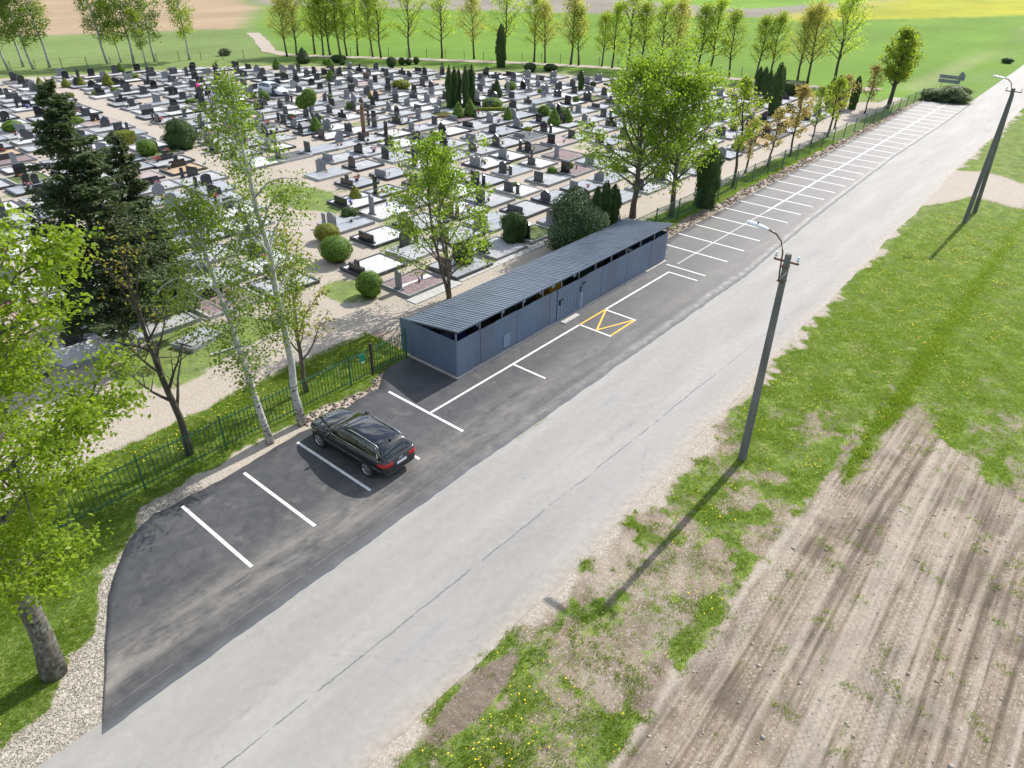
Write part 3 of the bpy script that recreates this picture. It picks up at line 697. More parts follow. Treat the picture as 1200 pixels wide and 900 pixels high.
# ------------------------------------------------------------------ fences
M['fence_green'] = noisy('green_paint', (.015, .085, .045), (.028, .125, .07), 3, .45); M['rust_post'] = noisy('rusty_post', (.035, .028, .025), (.07, .045, .032), 6, .8)
FY = 22.72
fence = empty('picket_fence', (5, FY, 0), 'green metal picket fence between the grass strip and the car park', 'fence')
posts = [-2.9, .3, 3.5, 6.71, 9.95, 13.15, 16.18, 17.45, 19.55]
pk = MB().box((-.012, -.009, .10), (.012, .009, 1.50)).mesh('picket', M['fence_green']); pm = MB().box((-.028, -.028, -.1), (.028, .028, 1.60)).mesh('post', M['fence_green'])
pr_ = MB().box((-.05, -.05, -.1), (.05, .05, 1.68)).mesh('old_post', M['rust_post'])
for x in posts:
    o = new('post', pr_ if abs(x-17.45) < .1 else pm, fence, loc=(x-5, 0, 0))
for a, b in zip(posts[:-1], posts[1:]):
    for z in (.22, 1.36): MB().box((a+.03-5, -.035, z), (b-.03-5, -.008, z+.035)).build('rail', M['fence_green'], fence)
    n = int(round((b-a)/.168))
    for k in range(1, n): new('picket', pk, fence, loc=(a+(b-a)*k/n-5+random.uniform(-.004, .004), .012, random.uniform(-.01, .01)))
o = empty('fence_sign', (17.0, FY-.06, .9), 'small green notice plate hung on the picket fence near the shelter', 'sign')
MB().box((-.28, -.02, .10), (.02, 0, .48)).build('plate', M['sign_green'], o); MB().box((-.2, -.026, .02), (-.03, -.021, .09)).build('white_tag', M['paper'], o)

f2 = empty('mesh_fence', (40, 23.0, 0), 'long green wire mesh fence between far car park and cemetery path', 'fence')
def f2y(x): return float(interp(x, [(39, 23.02), (60, 22.98), (90, 22.7), (112.2, 22.35)]))
fp = []; x = 40.3
while x < 112.3: fp.append(x); x += 3.25
fp.append(112.2)
pm2 = MB().box((-.035, -.035, -.1), (.035, .035, 1.56)).mesh('mesh_post', M['fence_green'])
for x in fp: new('post', pm2, f2, loc=(x-40, f2y(x)-23.0, 0))
for a, b in zip(fp[:-1], fp[1:]):
    A = Vector((a-40, f2y(a)-23.0, 0)); B = Vector((b-40, f2y(b)-23.0, 0))
    for z in (.18, 1.46): MB().tube([A+Vector((0, 0, z)), B+Vector((0, 0, z))], .022, 6).build('rail', M['fence_green'], f2)
    mb = MB(); D = B-A; L = D.length; hh = 1.26; z0 = .19; s = .11; r = .0065
    k = -int(hh/s)
    while k*s < L:
        for sgn in (1, -1):
            p0, p1 = (k*s, 0.0), (k*s+hh, hh)
            if p0[0] < 0: p0 = (0, -k*s)
            if p1[0] > L: p1 = (L, L-k*s)
            if p1[1] > p0[1]:
                z_a, z_b = (z0+p0[1], z0+p1[1]) if sgn > 0 else (z0+hh-p0[1], z0+hh-p1[1])
                a3 = A+D*(p0[0]/L); b3 = A+D*(p1[0]/L); t = Vector((0, r*sgn, 0))
                q0 = Vector((a3.x, a3.y, z_a))+t; q1 = Vector((b3.x, b3.y, z_b))+t
                up = Vector((0, 0, r*1.5)); mb.add([q0-up, q1-up, q1+up, q0+up], [(0, 1, 2, 3)])
        k += 1
    tag(mb.build('wire_mesh', M['fence_green'], f2, fix=False), kind='stuff')

# thin wire fence along the field track
bf = empty('field_fence', (70, 110, 0), 'thin wire fence with slim posts along the field track behind the trees', 'fence')
bp = [(-10, 137.5), (38, 127.5), (52, 122), (62, 119.3), (72, 114)]; bp2 = [(84.5, 107), (92, 96.5), (100.8, 83), (106.8, 70.5), (110.4, 60), (112.6, 48), (113.8, 38.5)]
bpost = MB().tube([(0, 0, -.2), (0, 0, 1.35)], .05, 6).mesh('field_post', noisy('grey_wood', (.10, .085, .07), (.2, .17, .14), 8, .9))
for poly in (bp, bp2):
    q = np.array(poly); L = np.r_[0, np.cumsum(np.hypot(*np.diff(q, axis=0).T))]
    s = np.arange(0, L[-1], 3.3); pts = [Vector((float(np.interp(t, L, q[:, 0])), float(np.interp(t, L, q[:, 1])), 0)) for t in s]; off = Vector((70, 110, 0))
    for p_ in pts: new('post', bpost, bf, loc=p_-off+Vector((random.uniform(-.1, .1), 0, random.uniform(-.1, .1))))
    for z in (.5, .9, 1.25): MB().tube([p_-off+Vector((0, 0, z)) for p_ in pts], .008, 3).build('wire', M['grey_metal'], bf)

# ------------------------------------------------------------------ lamp posts
M['pole'] = noisy('weathered_concrete_pole', (.10, .105, .105), (.17, .172, .17), 2.2, .85, bump=.25, stretch=(1, 1, .25)); M['lamp'] = mat('white_lamp_shell', (.72, .76, .80), .3); M['insul'] = mat('porcelain', (.55, .65, .72), .25); M['brown'] = noisy('rusty_iron', (.10, .05, .035), (.16, .08, .05), 9, .8)
def lamp_head(mb_o, parent, p, d):
    """cobra head lamp starting at p, pointing along d"""
    d = Vector(d).normalized(); s = d.cross(Vector((0, 0, 1))).normalized(); u = s.cross(d); mb = MB(); secs = [(0, .035, .035), (.08, .06, .05), (.22, .10, .07), (.5, .135, .085), (.72, .12, .07), (.82, .06, .04)]; base = []
    n = 10; vs = []; fs = []
    for t, w, h in secs:
        for k in range(n):
            a = 2*math.pi*k/n; hh = h if math.sin(a) > 0 else h*.55
            vs.append(tuple(Vector(p)+d*t+s*w*math.cos(a)+u*hh*math.sin(a)))
    for i in range(len(secs)-1):
        for k in range(n): fs.append((i*n+k, i*n+(k+1) % n, (i+1)*n+(k+1) % n, (i+1)*n+k))
    fs += [tuple(range(n))[::-1], tuple((len(secs)-1)*n+k for k in range(n))]
    o = mb.add(vs, fs).build('lamp_head', M['lamp'], parent, smooth=True)
    q = Vector(p)+d*.42+u*.085; MB().tube([q, q+u*.05], .035, 8).build('photocell', M['dark_metal'], o)
def pole_post(e, a, b, r0, r1, name='pole'):
    a = Vector(a); b = Vector(b); mb = MB(); vs = []; n = 8
    secs = [0, .25, .5, .75, 1]
    for t in secs:
        c = a.lerp(b, t); r = r0+(r1-r0)*t
        for k in range(n):
            an = math.pi/8+2*math.pi*k/n; vs.append((c.x+r*math.cos(an)*1.06, c.y+r*math.sin(an), c.z))
    fs = [(i*n+k, i*n+(k+1) % n, (i+1)*n+(k+1) % n, (i+1)*n+k) for i in range(len(secs)-1) for k in range(n)]+[tuple((len(secs)-1)*n+k for k in range(n))]
    return mb.add(vs, fs).build(name, M['pole'], e)
def crossarm(e, c, w):
    c = Vector(c)
    ar = MB().box((c.x-.03, c.y-w, c.z-.03), (c.x+.03, c.y+w, c.z+.03)).build('crossarm', M['brown'], e)
    for s in (-1, 1):
        y = c.y+s*(w-.05)
        MB().tube([(c.x, y, c.z+.03), (c.x, y, c.z+.12)], .012, 6).build('pin', M['brown'], ar)
        MB().tube([(c.x, y, c.z+.10), (c.x, y, c.z+.14), (c.x, y, c.z+.17), (c.x, y, c.z+.24)], [.05, .055, .03, .035], 8).build('insulator', M['insul'], ar)
L1 = empty('lamp_post', (22.95, 7.02, -.06), 'near grey lamp post in the dandelion grass beside the road', 'lamp post', 'lamp posts along the road')
pole_post(L1, (0, 0, -.2), (-.35, -.03, 8.72), .165, .105)
crossarm(L1, (-.33, 0, 8.45), .42)
MB().tube([(-.45, .06, 7.75), (-.47, .10, 8.2), (-.45, .14, 8.75), (-.42, .28, 9.1), (-.38, .5, 9.28), (-.34, .8, 9.34)], .028, 8).build('arm', M['brown'], L1, smooth=True)
lamp_head(None, L1, (-.34, .78, 9.34), (.06, 1, .10))
mb = MB(); mb.tube([(-.2, .0, 8.5), (-.3, -.13, 8.3), (-.44, -.09, 8.05), (-.46, .07, 7.8)], .01, 4); mb.build('cable', M['paper'], L1)
for z in (7.75, 8.25): MB().box((-.46, -.13, z), (-.2, .13, z+.04)).build('clamp', M['brown'], L1)
L2 = empty('lamp_post', (60.9, 6.75, -.06), 'far double-legged lamp post standing by the dirt side road', 'lamp post', 'lamp posts along the road')
pole_post(L2, (0, 0, -.2), (.55, .05, 9.3), .17, .115)
pole_post(L2, (3.4, -.05, -.2), (.85, .05, 8.9), .17, .115, 'brace_pole')
crossarm(L2, (.6, .02, 9.1), .5)
MB().tube([(.5, .1, 8.5), (.48, .16, 9.2), (.48, .3, 9.6), (.48, .55, 9.82), (.48, .75, 9.86)], .03, 8).build('arm', M['brown'], L2, smooth=True)
lamp_head(None, L2, (.48, .73, 9.86), (0, 1, .1))

# ------------------------------------------------------------------ road signs seen from behind
M['sign_back'] = noisy('sign_back', (.20, .22, .25), (.27, .29, .32), 3, .5, .4)
sg = empty('road_sign', (118.6, 20.9, 0), 'road sign of two grey boards seen from behind above a bush', 'road sign')
for y in (-1.05, .85): MB().tube([(0, y, -.2), (0, y, 2.55)], .045, 8).build('sign_post', M['grey_metal'], sg)
for z in (1.62, 2.16): MB().box((.05, -1.35, z), (.085, 1.35, z+.46)).build('board', M['sign_back'], sg)
mb = MB(); mb.prism([(-1.75, 2.1), (-.95, 2.1), (-.95, 2.75), (-1.25, 3.25), (-1.75, 2.8)], .10, .13, 0); mb.build('arrow_board', M['sign_back'], sg)
# ------------------------------------------------------------------ estate car
def car_paint(name, c, flake=0.0):
    m = mat(name, c, .3, flake, .08); b = m.node_tree.nodes['Principled BSDF']; b.inputs['Coat Weight'].default_value = 1; b.inputs['Coat Roughness'].default_value = .03; b.inputs['Coat IOR'].default_value = 1.75
    return m
M['tyre'] = mat('tyre_rubber', (.018, .018, .018), .8); M['rim'] = mat('alloy', (.62, .63, .65), .25, .9); M['carglass'] = mat('dark_car_glass', (.012, .018, .02), .04, 0, .8)
M['chrome'] = mat('chrome', (.75, .76, .78), .15, 1); M['taillight'] = mat('red_lens', (.42, .008, .012), .15, 0, .7); M['headlight'] = mat('clear_lens', (.5, .53, .56), .08, .3); M['plate'] = mat('number_plate_white', (.75, .78, .8), .4); M['plate_blue'] = mat('number_plate_blue', (.02, .08, .5), .4)
M['trim'] = mat('black_trim', (.012, .012, .013), .45); M['diffuser'] = mat('grey_trim', (.07, .075, .08), .4)
def spline(x, pts):
    xs = [p[0] for p in pts]; ys = [p[1] for p in pts]; return float(np.interp(x, xs, ys))
def build_body():
    """local axes: x = length (0 rear .. 4.70 front), y = width, z = up"""
    st = [0.0, .03, .12, .32, .6, .95, 1.4, 1.9, 2.4, 2.9, 3.35, 3.7, 4.1, 4.38, 4.56, 4.65, 4.70]
    half = [(0, .62), (.03, .74), (.12, .825), (.32, .88), (.6, .905), (1.4, .915), (2.9, .912), (3.7, .905), (4.1, .885), (4.38, .82), (4.56, .70), (4.65, .56), (4.70, .42)]
    belt = [(0, .80), (.03, .90), (.12, .965), (.32, .985), (.95, .975), (1.9, .945), (2.9, .915), (3.35, .90), (3.7, .86), (4.1, .80), (4.38, .74), (4.56, .68), (4.65, .60), (4.70, .50)]
    deck = [(0, .82), (.03, .93), (.12, 1.0), (.32, 1.01), (.95, 1.0), (1.9, .97), (2.9, .96), (3.35, .985), (3.7, .955), (4.1, .90), (4.38, .825), (4.56, .745), (4.65, .65), (4.70, .52)]
    low = [(0, .42), (.03, .34), (.12, .29), (.32, .26), (.6, .23), (4.1, .21), (4.38, .22), (4.56, .25), (4.65, .30), (4.70, .36)]
    vs = []; n = 0
    for x in st:
        w = spline(x, half); b = spline(x, belt); d = spline(x, deck); l = spline(x, low)
        ring = [(0, l), (w*.7, l), (w*.95, l+.05), (w*.99, l+(b-l)*.35), (w, l+(b-l)*.62), (w*.985, l+(b-l)*.82), (w*.945, b), (w*.86, b+(d-b)*.55+.005), (w*.5, d-.004), (0, d)]
        full = ring+[(-y, z) for y, z in ring[-2:0:-1]]; n = len(full)
        vs += [(x, y, z) for y, z in full]
    fs = [(i*n+k, i*n+(k+1) % n, (i+1)*n+(k+1) % n, (i+1)*n+k) for i in range(len(st)-1) for k in range(n)]+[tuple(range(n))[::-1], tuple((len(st)-1)*n+k for k in range(n))]
    return vs, fs
def build_cabin():
    st = [.10, .16, .34, .55, .85, 1.3, 1.8, 2.25, 2.50, 2.75, 3.05, 3.30, 3.42]
    top = [(.10, 1.0), (.16, 1.08), (.34, 1.27), (.55, 1.375), (.85, 1.412), (1.3, 1.435), (1.8, 1.437), (2.25, 1.418), (2.50, 1.385), (2.75, 1.285), (3.05, 1.135), (3.30, 1.0), (3.42, .94)]
    vs = []
    for x in st:
        h = spline(x, top); b = .90; wb = spline(x, [(.1, .72), (.34, .80), (.85, .84), (2.3, .845), (3.0, .81), (3.42, .74)]); wt = spline(x, [(.1, .60), (.34, .60), (.85, .625), (2.0, .64), (2.5, .625), (3.05, .66), (3.42, .70)])
        hh = max(h-b, .02); f = min(1, hh/.5); wt = wb+(wt-wb)*f
        ring = [(0, b-.05), (wb*.98, b-.05), (wb, b), (wb+(wt-wb)*.45, b+hh*.45), (wt+.02, b+hh*.86), (wt-.05, b+hh*.965), (wt*.55, h+.008), (0, h+.016)]
        full = ring+[(-y, z) for y, z in ring[-2:0:-1]]; n = len(full); vs += [(x, y, z) for y, z in full]
    fs = [(i*n+k, i*n+(k+1) % n, (i+1)*n+(k+1) % n, (i+1)*n+k) for i in range(len(st)-1) for k in range(n)]+[tuple(range(n))[::-1], tuple((len(st)-1)*n+k for k in range(n))]
    return vs, fs
def subdiv(vs, fs, name, material, levels=2):
    me = bpy.data.meshes.new(name); me.from_pydata(vs, [], fs)
    bm = bmesh.new(); bm.from_mesh(me); bmesh.ops.recalc_face_normals(bm, faces=bm.faces); bm.to_mesh(me); bm.free()
    o = bpy.data.objects.new(name, me); col.objects.link(o); md = o.modifiers.new('s', 'SUBSURF'); md.levels = levels; md.render_levels = levels
    dg = bpy.context.evaluated_depsgraph_get(); m2 = bpy.data.meshes.new_from_object(o.evaluated_get(dg)); bpy.data.objects.remove(o); m2.name = name
    m2.materials.clear(); m2.materials.append(material); m2.polygons.foreach_set('use_smooth', [True]*len(m2.polygons)); return m2
def car_thing(paint_m, loc, rz, label, group=None, logo=True):
    e = empty('estate_car', loc, label, 'car', group, rz)
    body = subdiv(*build_body(), 'body', paint_m); cabin = subdiv(*build_cabin(), 'cabin', paint_m)
    T = Matrix.Translation((-2.35, 0, 0))
    tb = BVHTree.FromPolygons([v.co for v in body.vertices], [tuple(p.vertices) for p in body.polygons]); tc = BVHTree.FromPolygons([v.co for v in cabin.vertices], [tuple(p.vertices) for p in cabin.polygons])
    def patch(name, tree, quad, dirn, m, off=.006, n=(8, 5), thick=.02, parent=e):
        """quad of four 3-D corners, pushed along dirn on to the surface of tree"""
        q = [Vector(c) for c in quad]; d = Vector(dirn); vs = []
        for i in range(n[0]+1):
            for j in range(n[1]+1):
                s, t = i/n[0], j/n[1]; p_ = q[0]*(1-s)*(1-t)+q[1]*s*(1-t)+q[2]*s*t+q[3]*(1-s)*t
                h = tree.ray_cast(p_-d*3, d)
                if h[0] is None: h = tree.find_nearest(p_)
                vs.append(h[0]+h[1].normalized()*off if h[1].dot(d) < 0 else h[0]-h[1].normalized()*off)
        k = n[1]+1; fs = [(i*k+j, (i+1)*k+j, (i+1)*k+j+1, i*k+j+1) for i in range(n[0]) for j in range(n[1])]
        me = MB().add(vs, fs).mesh(name, m, True)
        bm = bmesh.new(); bm.from_mesh(me); bmesh.ops.recalc_face_normals(bm, faces=bm.faces); bm.normal_update()
        if sum(f.normal.dot(-d) for f in bm.faces) < 0: bmesh.ops.reverse_faces(bm, faces=bm.faces)
        bm.to_mesh(me); bm.free()
        o = new(name, me, parent)
        if parent is e: o.matrix_local = T
        return o
    ob = new('body', body, e); ob.matrix_local = T; oc = new('cabin', cabin, e); oc.matrix_local = T
    gl = M['carglass']
    patch('windscreen', tc, [(3.28, -.64, 1.6), (3.28, .64, 1.6), (2.50, .52, 1.6), (2.50, -.52, 1.6)], (0, 0, -1), gl, n=(10, 8))
    rw = patch('rear_window', tc, [(-.5, -.60, 1.02), (-.5, .60, 1.02), (-.5, .50, 1.30), (-.5, -.50, 1.30)], (1, 0, 0), gl, n=(10, 6))
    patch('rear_wiper', tc, [(-.5, -.30, 1.035), (-.5, .02, 1.03), (-.5, .02, 1.05), (-.5, -.30, 1.055)], (1, 0, 0), M['trim'], off=.016, n=(4, 1))
    for s in (-1, 1):
        y = s*2.0; d = (0, -s, 0)
        # three side windows per side, front to back
        patch('side_window', tc, [(2.02, y, .985), (3.02, y, .965), (2.55, y, 1.30), (2.02, y, 1.345)], d, gl)
        patch('side_window', tc, [(1.12, y, 1.0), (1.97, y, .985), (1.97, y, 1.345), (1.12, y, 1.35)], d, gl)
        patch('side_window', tc, [(.47, y, 1.025), (1.06, y, 1.0), (1.06, y, 1.34), (.69, y, 1.295)], d, gl)
        patch('window_trim', tc, [(.42, y, .992), (3.10, y, .935), (3.06, y, .962), (.42, y, 1.018)], d, M['chrome'], off=.010, n=(20, 1))
        patch('window_trim', tc, [(.425, y, 1.02), (.44, y, 1.02), (.665, y, 1.325), (.65, y, 1.325)], d, M['chrome'], off=.010, n=(6, 1))
        # tail and head lights wrap the corners
        patch('tail_light', tb, [(-.6, s*.40, .735), (-.6, s*.74, .735), (-.6, s*.74, .89), (-.6, s*.40, .89)], (1, 0, 0), M['taillight'], off=.008)
        patch('tail_light', tb, [(.06, y, .745), (.36, y, .775), (.34, y, .90), (.06, y, .90)], d, M['taillight'], off=.008)
        patch('headlight', tb, [(4.25, y, .60), (4.56, y, .56), (4.50, y, .66), (4.20, y, .74)], d, M['headlight'], off=.008)
        # roof rail
        pts = []
        for x in np.linspace(.55, 2.25, 10):
            h = tc.ray_cast(Vector((x, s*.575, 2.2)), Vector((0, 0, -1)))[0]; pts.append(h+Vector((-2.35, 0, .03 if .6 < x < 2.2 else .005)))
        MB().tube(pts, .018, 6).build('roof_rail', M['chrome'], e, smooth=True)
        # door mirror
        mb = MB(); c = Vector((3.02-2.35, s*.97, 1.0)); vs = []; fs = []
        for i, t in enumerate(np.linspace(-1, 1, 7)):
            r = math.sqrt(max(0, 1-t*t))+.05
            for k in range(8): a = 2*math.pi*k/8; vs.append(tuple(c+Vector((.07*r*math.cos(a), t*.115, .075*r*math.sin(a)))))
        fs = [(i*8+k, i*8+(k+1) % 8, (i+1)*8+(k+1) % 8, (i+1)*8+k) for i in range(6) for k in range(8)]; mb.add(vs, fs); mb.box((c.x-.02, min(s*.84, s*.90), .96), (c.x+.03, max(s*.84, s*.90), 1.0)); mb.build('door_mirror', paint_m, e, smooth=True)
        patch('door_sill', tb, [(1.15, y, .30), (3.45, y, .28), (3.45, y, .335), (1.15, y, .36)], d, M['diffuser'], off=.012, n=(12, 1))
        for x in (1.15, 2.10):
            patch('door_handle', tb, [(x, y, .80), (x+.20, y, .795), (x+.20, y, .825), (x, y, .83)], d, M['trim'], off=.022, n=(3, 1))
        for x in (2.02, 1.08, 3.12):
            patch('door_gap', tb, [(x, y, .40), (x+.012, y, .40), (x+.012, y, .93), (x, y, .93)], d, M['trim'], off=.0035, n=(1, 8))
        for wx in (.97, 3.78):
            ring = 20; vs = []
            for rr, yy in ((.385, .80), (.385, .917), (.345, .921)):
                for k in range(ring+1): a = math.pi*k/ring-0.15+.3*k/ring; vs.append((wx-2.35+rr*math.cos(a), s*yy, .33+rr*math.sin(a)))
            fs = [(i*(ring+1)+k, i*(ring+1)+k+1, (i+1)*(ring+1)+k+1, (i+1)*(ring+1)+k) for i in range(2) for k in range(ring)]
            MB().add(vs, fs).build('wheel_arch', M['trim'], e)
            w = new('wheel', None, e, loc=(wx-2.35, s*.815, .33)); w.empty_display_size = .1
            prof = [(.20, -.10), (.31, -.105), (.328, -.08), (.33, 0), (.328, .08), (.312, .108), (.232, .108), (.225, .09)]; vs = []; nn = 24
            for r, yy in prof:
                for k in range(nn): a = 2*math.pi*k/nn; vs.append((r*math.cos(a), s*yy, r*math.sin(a)))
            fs = [(i*nn+k, i*nn+(k+1) % nn, (i+1)*nn+(k+1) % nn, (i+1)*nn+k) for i in range(len(prof)-1) for k in range(nn)]
            MB().add(vs, fs).build('tyre', M['tyre'], w, smooth=True)
            mb = MB(); vs = []
            for r, yy in ((.232, .104), (.215, .108), (.205, .085), (.20, -.02)):
                for k in range(nn): a = 2*math.pi*k/nn; vs.append((r*math.cos(a), s*yy, r*math.sin(a)))
            mb.add(vs, [(i*nn+k, i*nn+(k+1) % nn, (i+1)*nn+(k+1) % nn, (i+1)*nn+k) for i in range(3) for k in range(nn)])
            for k in range(5):
                a = 2*math.pi*k/5+.3; t = Vector((math.cos(a), 0, math.sin(a))); b = Vector((-math.sin(a), 0, math.cos(a)))
                for sg in (-1, 1):
                    a0 = t*.05+b*.012*sg; a1 = t*.212+b*.045*sg; hw = b*.015
                    vs = [a0-hw, a0+hw, a1+hw, a1-hw]; vs = [q+Vector((0, s*.098, 0)) for q in vs]+[q+Vector((0, s*.06, 0)) for q in vs]
                    mb.add(vs, [(0, 1, 2, 3), (7, 6, 5, 4), (0, 4, 5, 1), (1, 5, 6, 2), (2, 6, 7, 3), (3, 7, 4, 0)])
            mb.tube([(0, s*.05, 0), (0, s*.105, 0)], .06, 10); mb.build('rim', M['rim'], w)
            MB().tube([(0, s*.0, 0), (0, s*.02, 0)], .20, 16).build('brake_disc', M['diffuser'], w)
    pl = patch('number_plate', tb, [(-.6, -.26, .665), (-.6, .26, .665), (-.6, .26, .775), (-.6, -.26, .775)], (1, 0, 0), M['plate'], off=.014, n=(4, 1))
    patch('plate_band', tb, [(-.6, .215, .667), (-.6, .26, .667), (-.6, .26, .773), (-.6, .215, .773)], (1, 0, 0), M['plate_blue'], off=.017, n=(1, 1))
    patch('tailgate_trim', tb, [(-.6, -.42, .795), (-.6, .42, .795), (-.6, .42, .812), (-.6, -.42, .812)], (1, 0, 0), M['chrome'], off=.008, n=(8, 1))
    patch('bumper_lip', tb, [(-.6, -.70, .40), (-.6, .70, .40), (-.6, .70, .46), (-.6, -.70, .46)], (1, 0, 0), M['diffuser'], off=.012, n=(12, 1))
    patch('grille', tb, [(6, -.33, .42), (6, .33, .42), (6, .33, .62), (6, -.33, .62)], (-1, 0, 0), M['trim'], off=.01)
    if logo:
        mb = MB()
        for k in range(4):
            c = Vector((-2.35-.012, -.075+.05*k, .875)); h = tb.ray_cast(Vector((-1, c.y, .875)), Vector((1, 0, 0)))[0]
            mb.tube([(h.x-2.35-.012, c.y+.034*math.cos(a), .875+.034*math.sin(a)) for a in np.linspace(0, 2*math.pi, 15)], .006, 4, cap=False)
        mb.build('badge', M['chrome'], e)
    h = tc.ray_cast(Vector((.62, 0, 2)), Vector((0, 0, -1)))[0]
    MB().prism([(.50-2.35, h.z-.01), (.68-2.35, h.z-.01), (.53-2.35, h.z+.055), (.50-2.35, h.z+.055)], -.016, .016, 1).build('roof_antenna', M['trim'], e)
    return e
M['black_paint'] = car_paint('black_car_paint', (.004, .005, .008)); M['silver_paint'] = car_paint('pale_silver_car_paint', (.52, .56, .60), .2)
car_thing(M['black_paint'], (13.36, 18.62, .04), R(90.8), 'black estate car with silver roof rails parked beside the shelter', 'car')
# ------------------------------------------------------------------ cemetery
M['bed_light'] = speckle('pale_grey_gravel', (.29, .30, .32), (.40, .41, .43), (.53, .54, .56), 26, .85, .3, .4)
M['bed_white'] = speckle('white_marble_chips', (.48, .485, .49), (.57, .575, .58), (.66, .665, .67), 30, .8, .3, .4)
M['bed_dark'] = speckle('dark_grey_gravel', (.07, .07, .08), (.12, .12, .13), (.22, .22, .23), 24, .85, .3, .5)
M['bed_grey'] = speckle('grey_granite_slab', (.27, .285, .31), (.34, .355, .38), (.42, .435, .46), 70, .35, .5)
M['bed_purple'] = speckle('purple_brown_gravel', (.14, .10, .105), (.24, .18, .18), (.36, .29, .29), 22, .85, .3, .5)
M['bed_sand'] = speckle('yellow_sand', (.36, .26, .16), (.45, .34, .22), (.52, .42, .30), 40, .9, .2)
M['bed_pink'] = speckle('pink_granite_slab', (.34, .25, .23), (.40, .30, .28), (.46, .38, .35), 60, .4, .5)
M['bed_green'] = noisy('ground_cover_bed', (.06, .10, .025), (.14, .17, .05), 5, .95, bump=.6, bscale=18, bdist=.05)
M['kerb_grey'] = noisy('grey_kerb', (.20, .21, .22), (.28, .285, .29), 4, .7); M['kerb_dark'] = noisy('dark_granite_kerb', (.035, .038, .045), (.07, .075, .085), 5, .35); M['kerb_pale'] = noisy('pale_concrete_kerb', (.36, .36, .35), (.46, .46, .45), 4, .8)
M['st_black'] = noisy('black_granite', (.012, .013, .015), (.028, .03, .034), 9, .16, spec=.6); M['st_dark'] = noisy('dark_grey_granite', (.04, .043, .05), (.075, .08, .09), 12, .3); M['st_grey'] = speckle('grey_granite', (.14, .15, .165), (.20, .21, .225), (.27, .28, .30), 70, .5); M['st_brown'] = speckle('brown_granite', (.07, .04, .035), (.11, .065, .055), (.17, .11, .095), 70, .35); M['st_white'] = noisy('white_marble', (.55, .56, .58), (.68, .68, .69), 4, .4)
# headstone outlines: (width coordinate, height), extruded along the depth
def arch(w, h, k=8, rise=.35): return [(-w/2, 0), (w/2, 0)]+[(w/2*math.cos(math.pi*i/k), h-rise+rise*math.sin(math.pi*i/k)) for i in range(k+1)]
def wave(w, h): return [(-w/2, 0), (w/2, 0), (w/2, h*.55), (w*.3, h*.62), (w*.1, h*.78), (-w*.1, h*.95), (-w*.3, h), (-w/2, h*.9)]
HS = {
 'upright': [[(-.5, 0), (.5, 0), (.5, .95), (-.5, .95)]], 'arched': [arch(1.0, 1.05)], 'slanted': [[(-.52, 0), (.52, 0), (.52, .68), (-.52, 1.05)]],
 'low wide': [[(-.8, 0), (.8, 0), (.8, .52), (-.8, .52)]], 'curved': [wave(1.25, 1.1)], 'twin': [arch(.62, 1.0, 6, .2), arch(.62, .85, 6, .2)],
 'tall narrow': [[(-.26, 0), (.26, 0), (.24, 1.35), (0, 1.5), (-.24, 1.35)]], 'stepped': [[(-.8, 0), (.8, 0), (.8, .5), (.15, .5), (.15, .95), (-.25, .95), (-.25, .5), (-.8, .5)]],
 'peaked': [[(-.5, 0), (.5, 0), (.56, .6), (.2, 1.0), (0, 1.12), (-.3, .9), (-.56, .55)]], 'cross-topped': [[(-.45, 0), (.45, 0), (.45, .6), (.12, .72), (.1, 1.0), (.3, 1.0), (.3, 1.12), (.1, 1.12), (.1, 1.4), (-.1, 1.4), (-.1, 1.12), (-.3, 1.12), (-.3, 1.0), (-.1, 1.0), (-.12, .72), (-.45, .6)]]}
HSK = list(HS)
def headstone_mb(kind, w, m=0, mb=None, o=(0, 0)):
    mb = mb or MB(); t = .07
    for j, ol in enumerate(HS[kind]):
        s = (-.36 if j == 0 else .36) if len(HS[kind]) == 2 else 0
        mb.prism([(a+s, b+.12) for a, b in ol], o[0]-t, o[0]+t, 0, m)
    ww = max(abs(a) for ol in HS[kind] for a, b in ol)+.10+(.36 if len(HS[kind]) == 2 else 0)
    mb.box((o[0]-.14, -ww, 0), (o[0]+.14, ww, .13), m)
    return mb
HSM = {(k, m): headstone_mb(k, 1).mesh('headstone', M[m], fix=True) for k in HSK for m in ('st_black', 'st_dark', 'st_grey', 'st_brown')}
def kerb_mb(L=3.2, W=2.6, h=.20, t=.10, m=0, mb=None):
    mb = mb or MB(); z0 = -.05
    mb.box((0, -W/2, z0), (L, -W/2+t, h), m); mb.box((0, W/2-t, z0), (L, W/2, h), m)
    mb.box((0, -W/2+t, z0), (t, W/2-t, h-.003), m); mb.box((L-t, -W/2+t, z0), (L, W/2-t, h-.003), m); return mb
KM = {m: kerb_mb().mesh('kerb', M[m]) for m in ('kerb_grey', 'kerb_dark', 'kerb_pale')}
def bed_mb(kind, L=3.2, W=2.6, t=.10, m=0, mb=None):
    mb = mb or MB()
    if kind in ('bed_grey', 'bed_pink'):      # two slabs with a joint
        mb.box((t, -W/2+t, .0), (L-t, -.02, .19), m); mb.box((t, .02, .0), (L-t, W/2-t, .19), m)
    else:                                     # raked gravel, a little uneven
        nx, ny = 5, 4; vs = []
        for i in range(nx+1):
            for j in range(ny+1):
                vs.append((t+(L-2*t)*i/nx, -W/2+t+(W-2*t)*j/ny, .14+(.02*math.sin(i*2.1+j*1.7) if 0 < i < nx and 0 < j < ny else 0)))
        mb.add(vs, [(i*(ny+1)+j, (i+1)*(ny+1)+j, (i+1)*(ny+1)+j+1, i*(ny+1)+j+1) for i in range(nx) for j in range(ny)], m)
    return mb
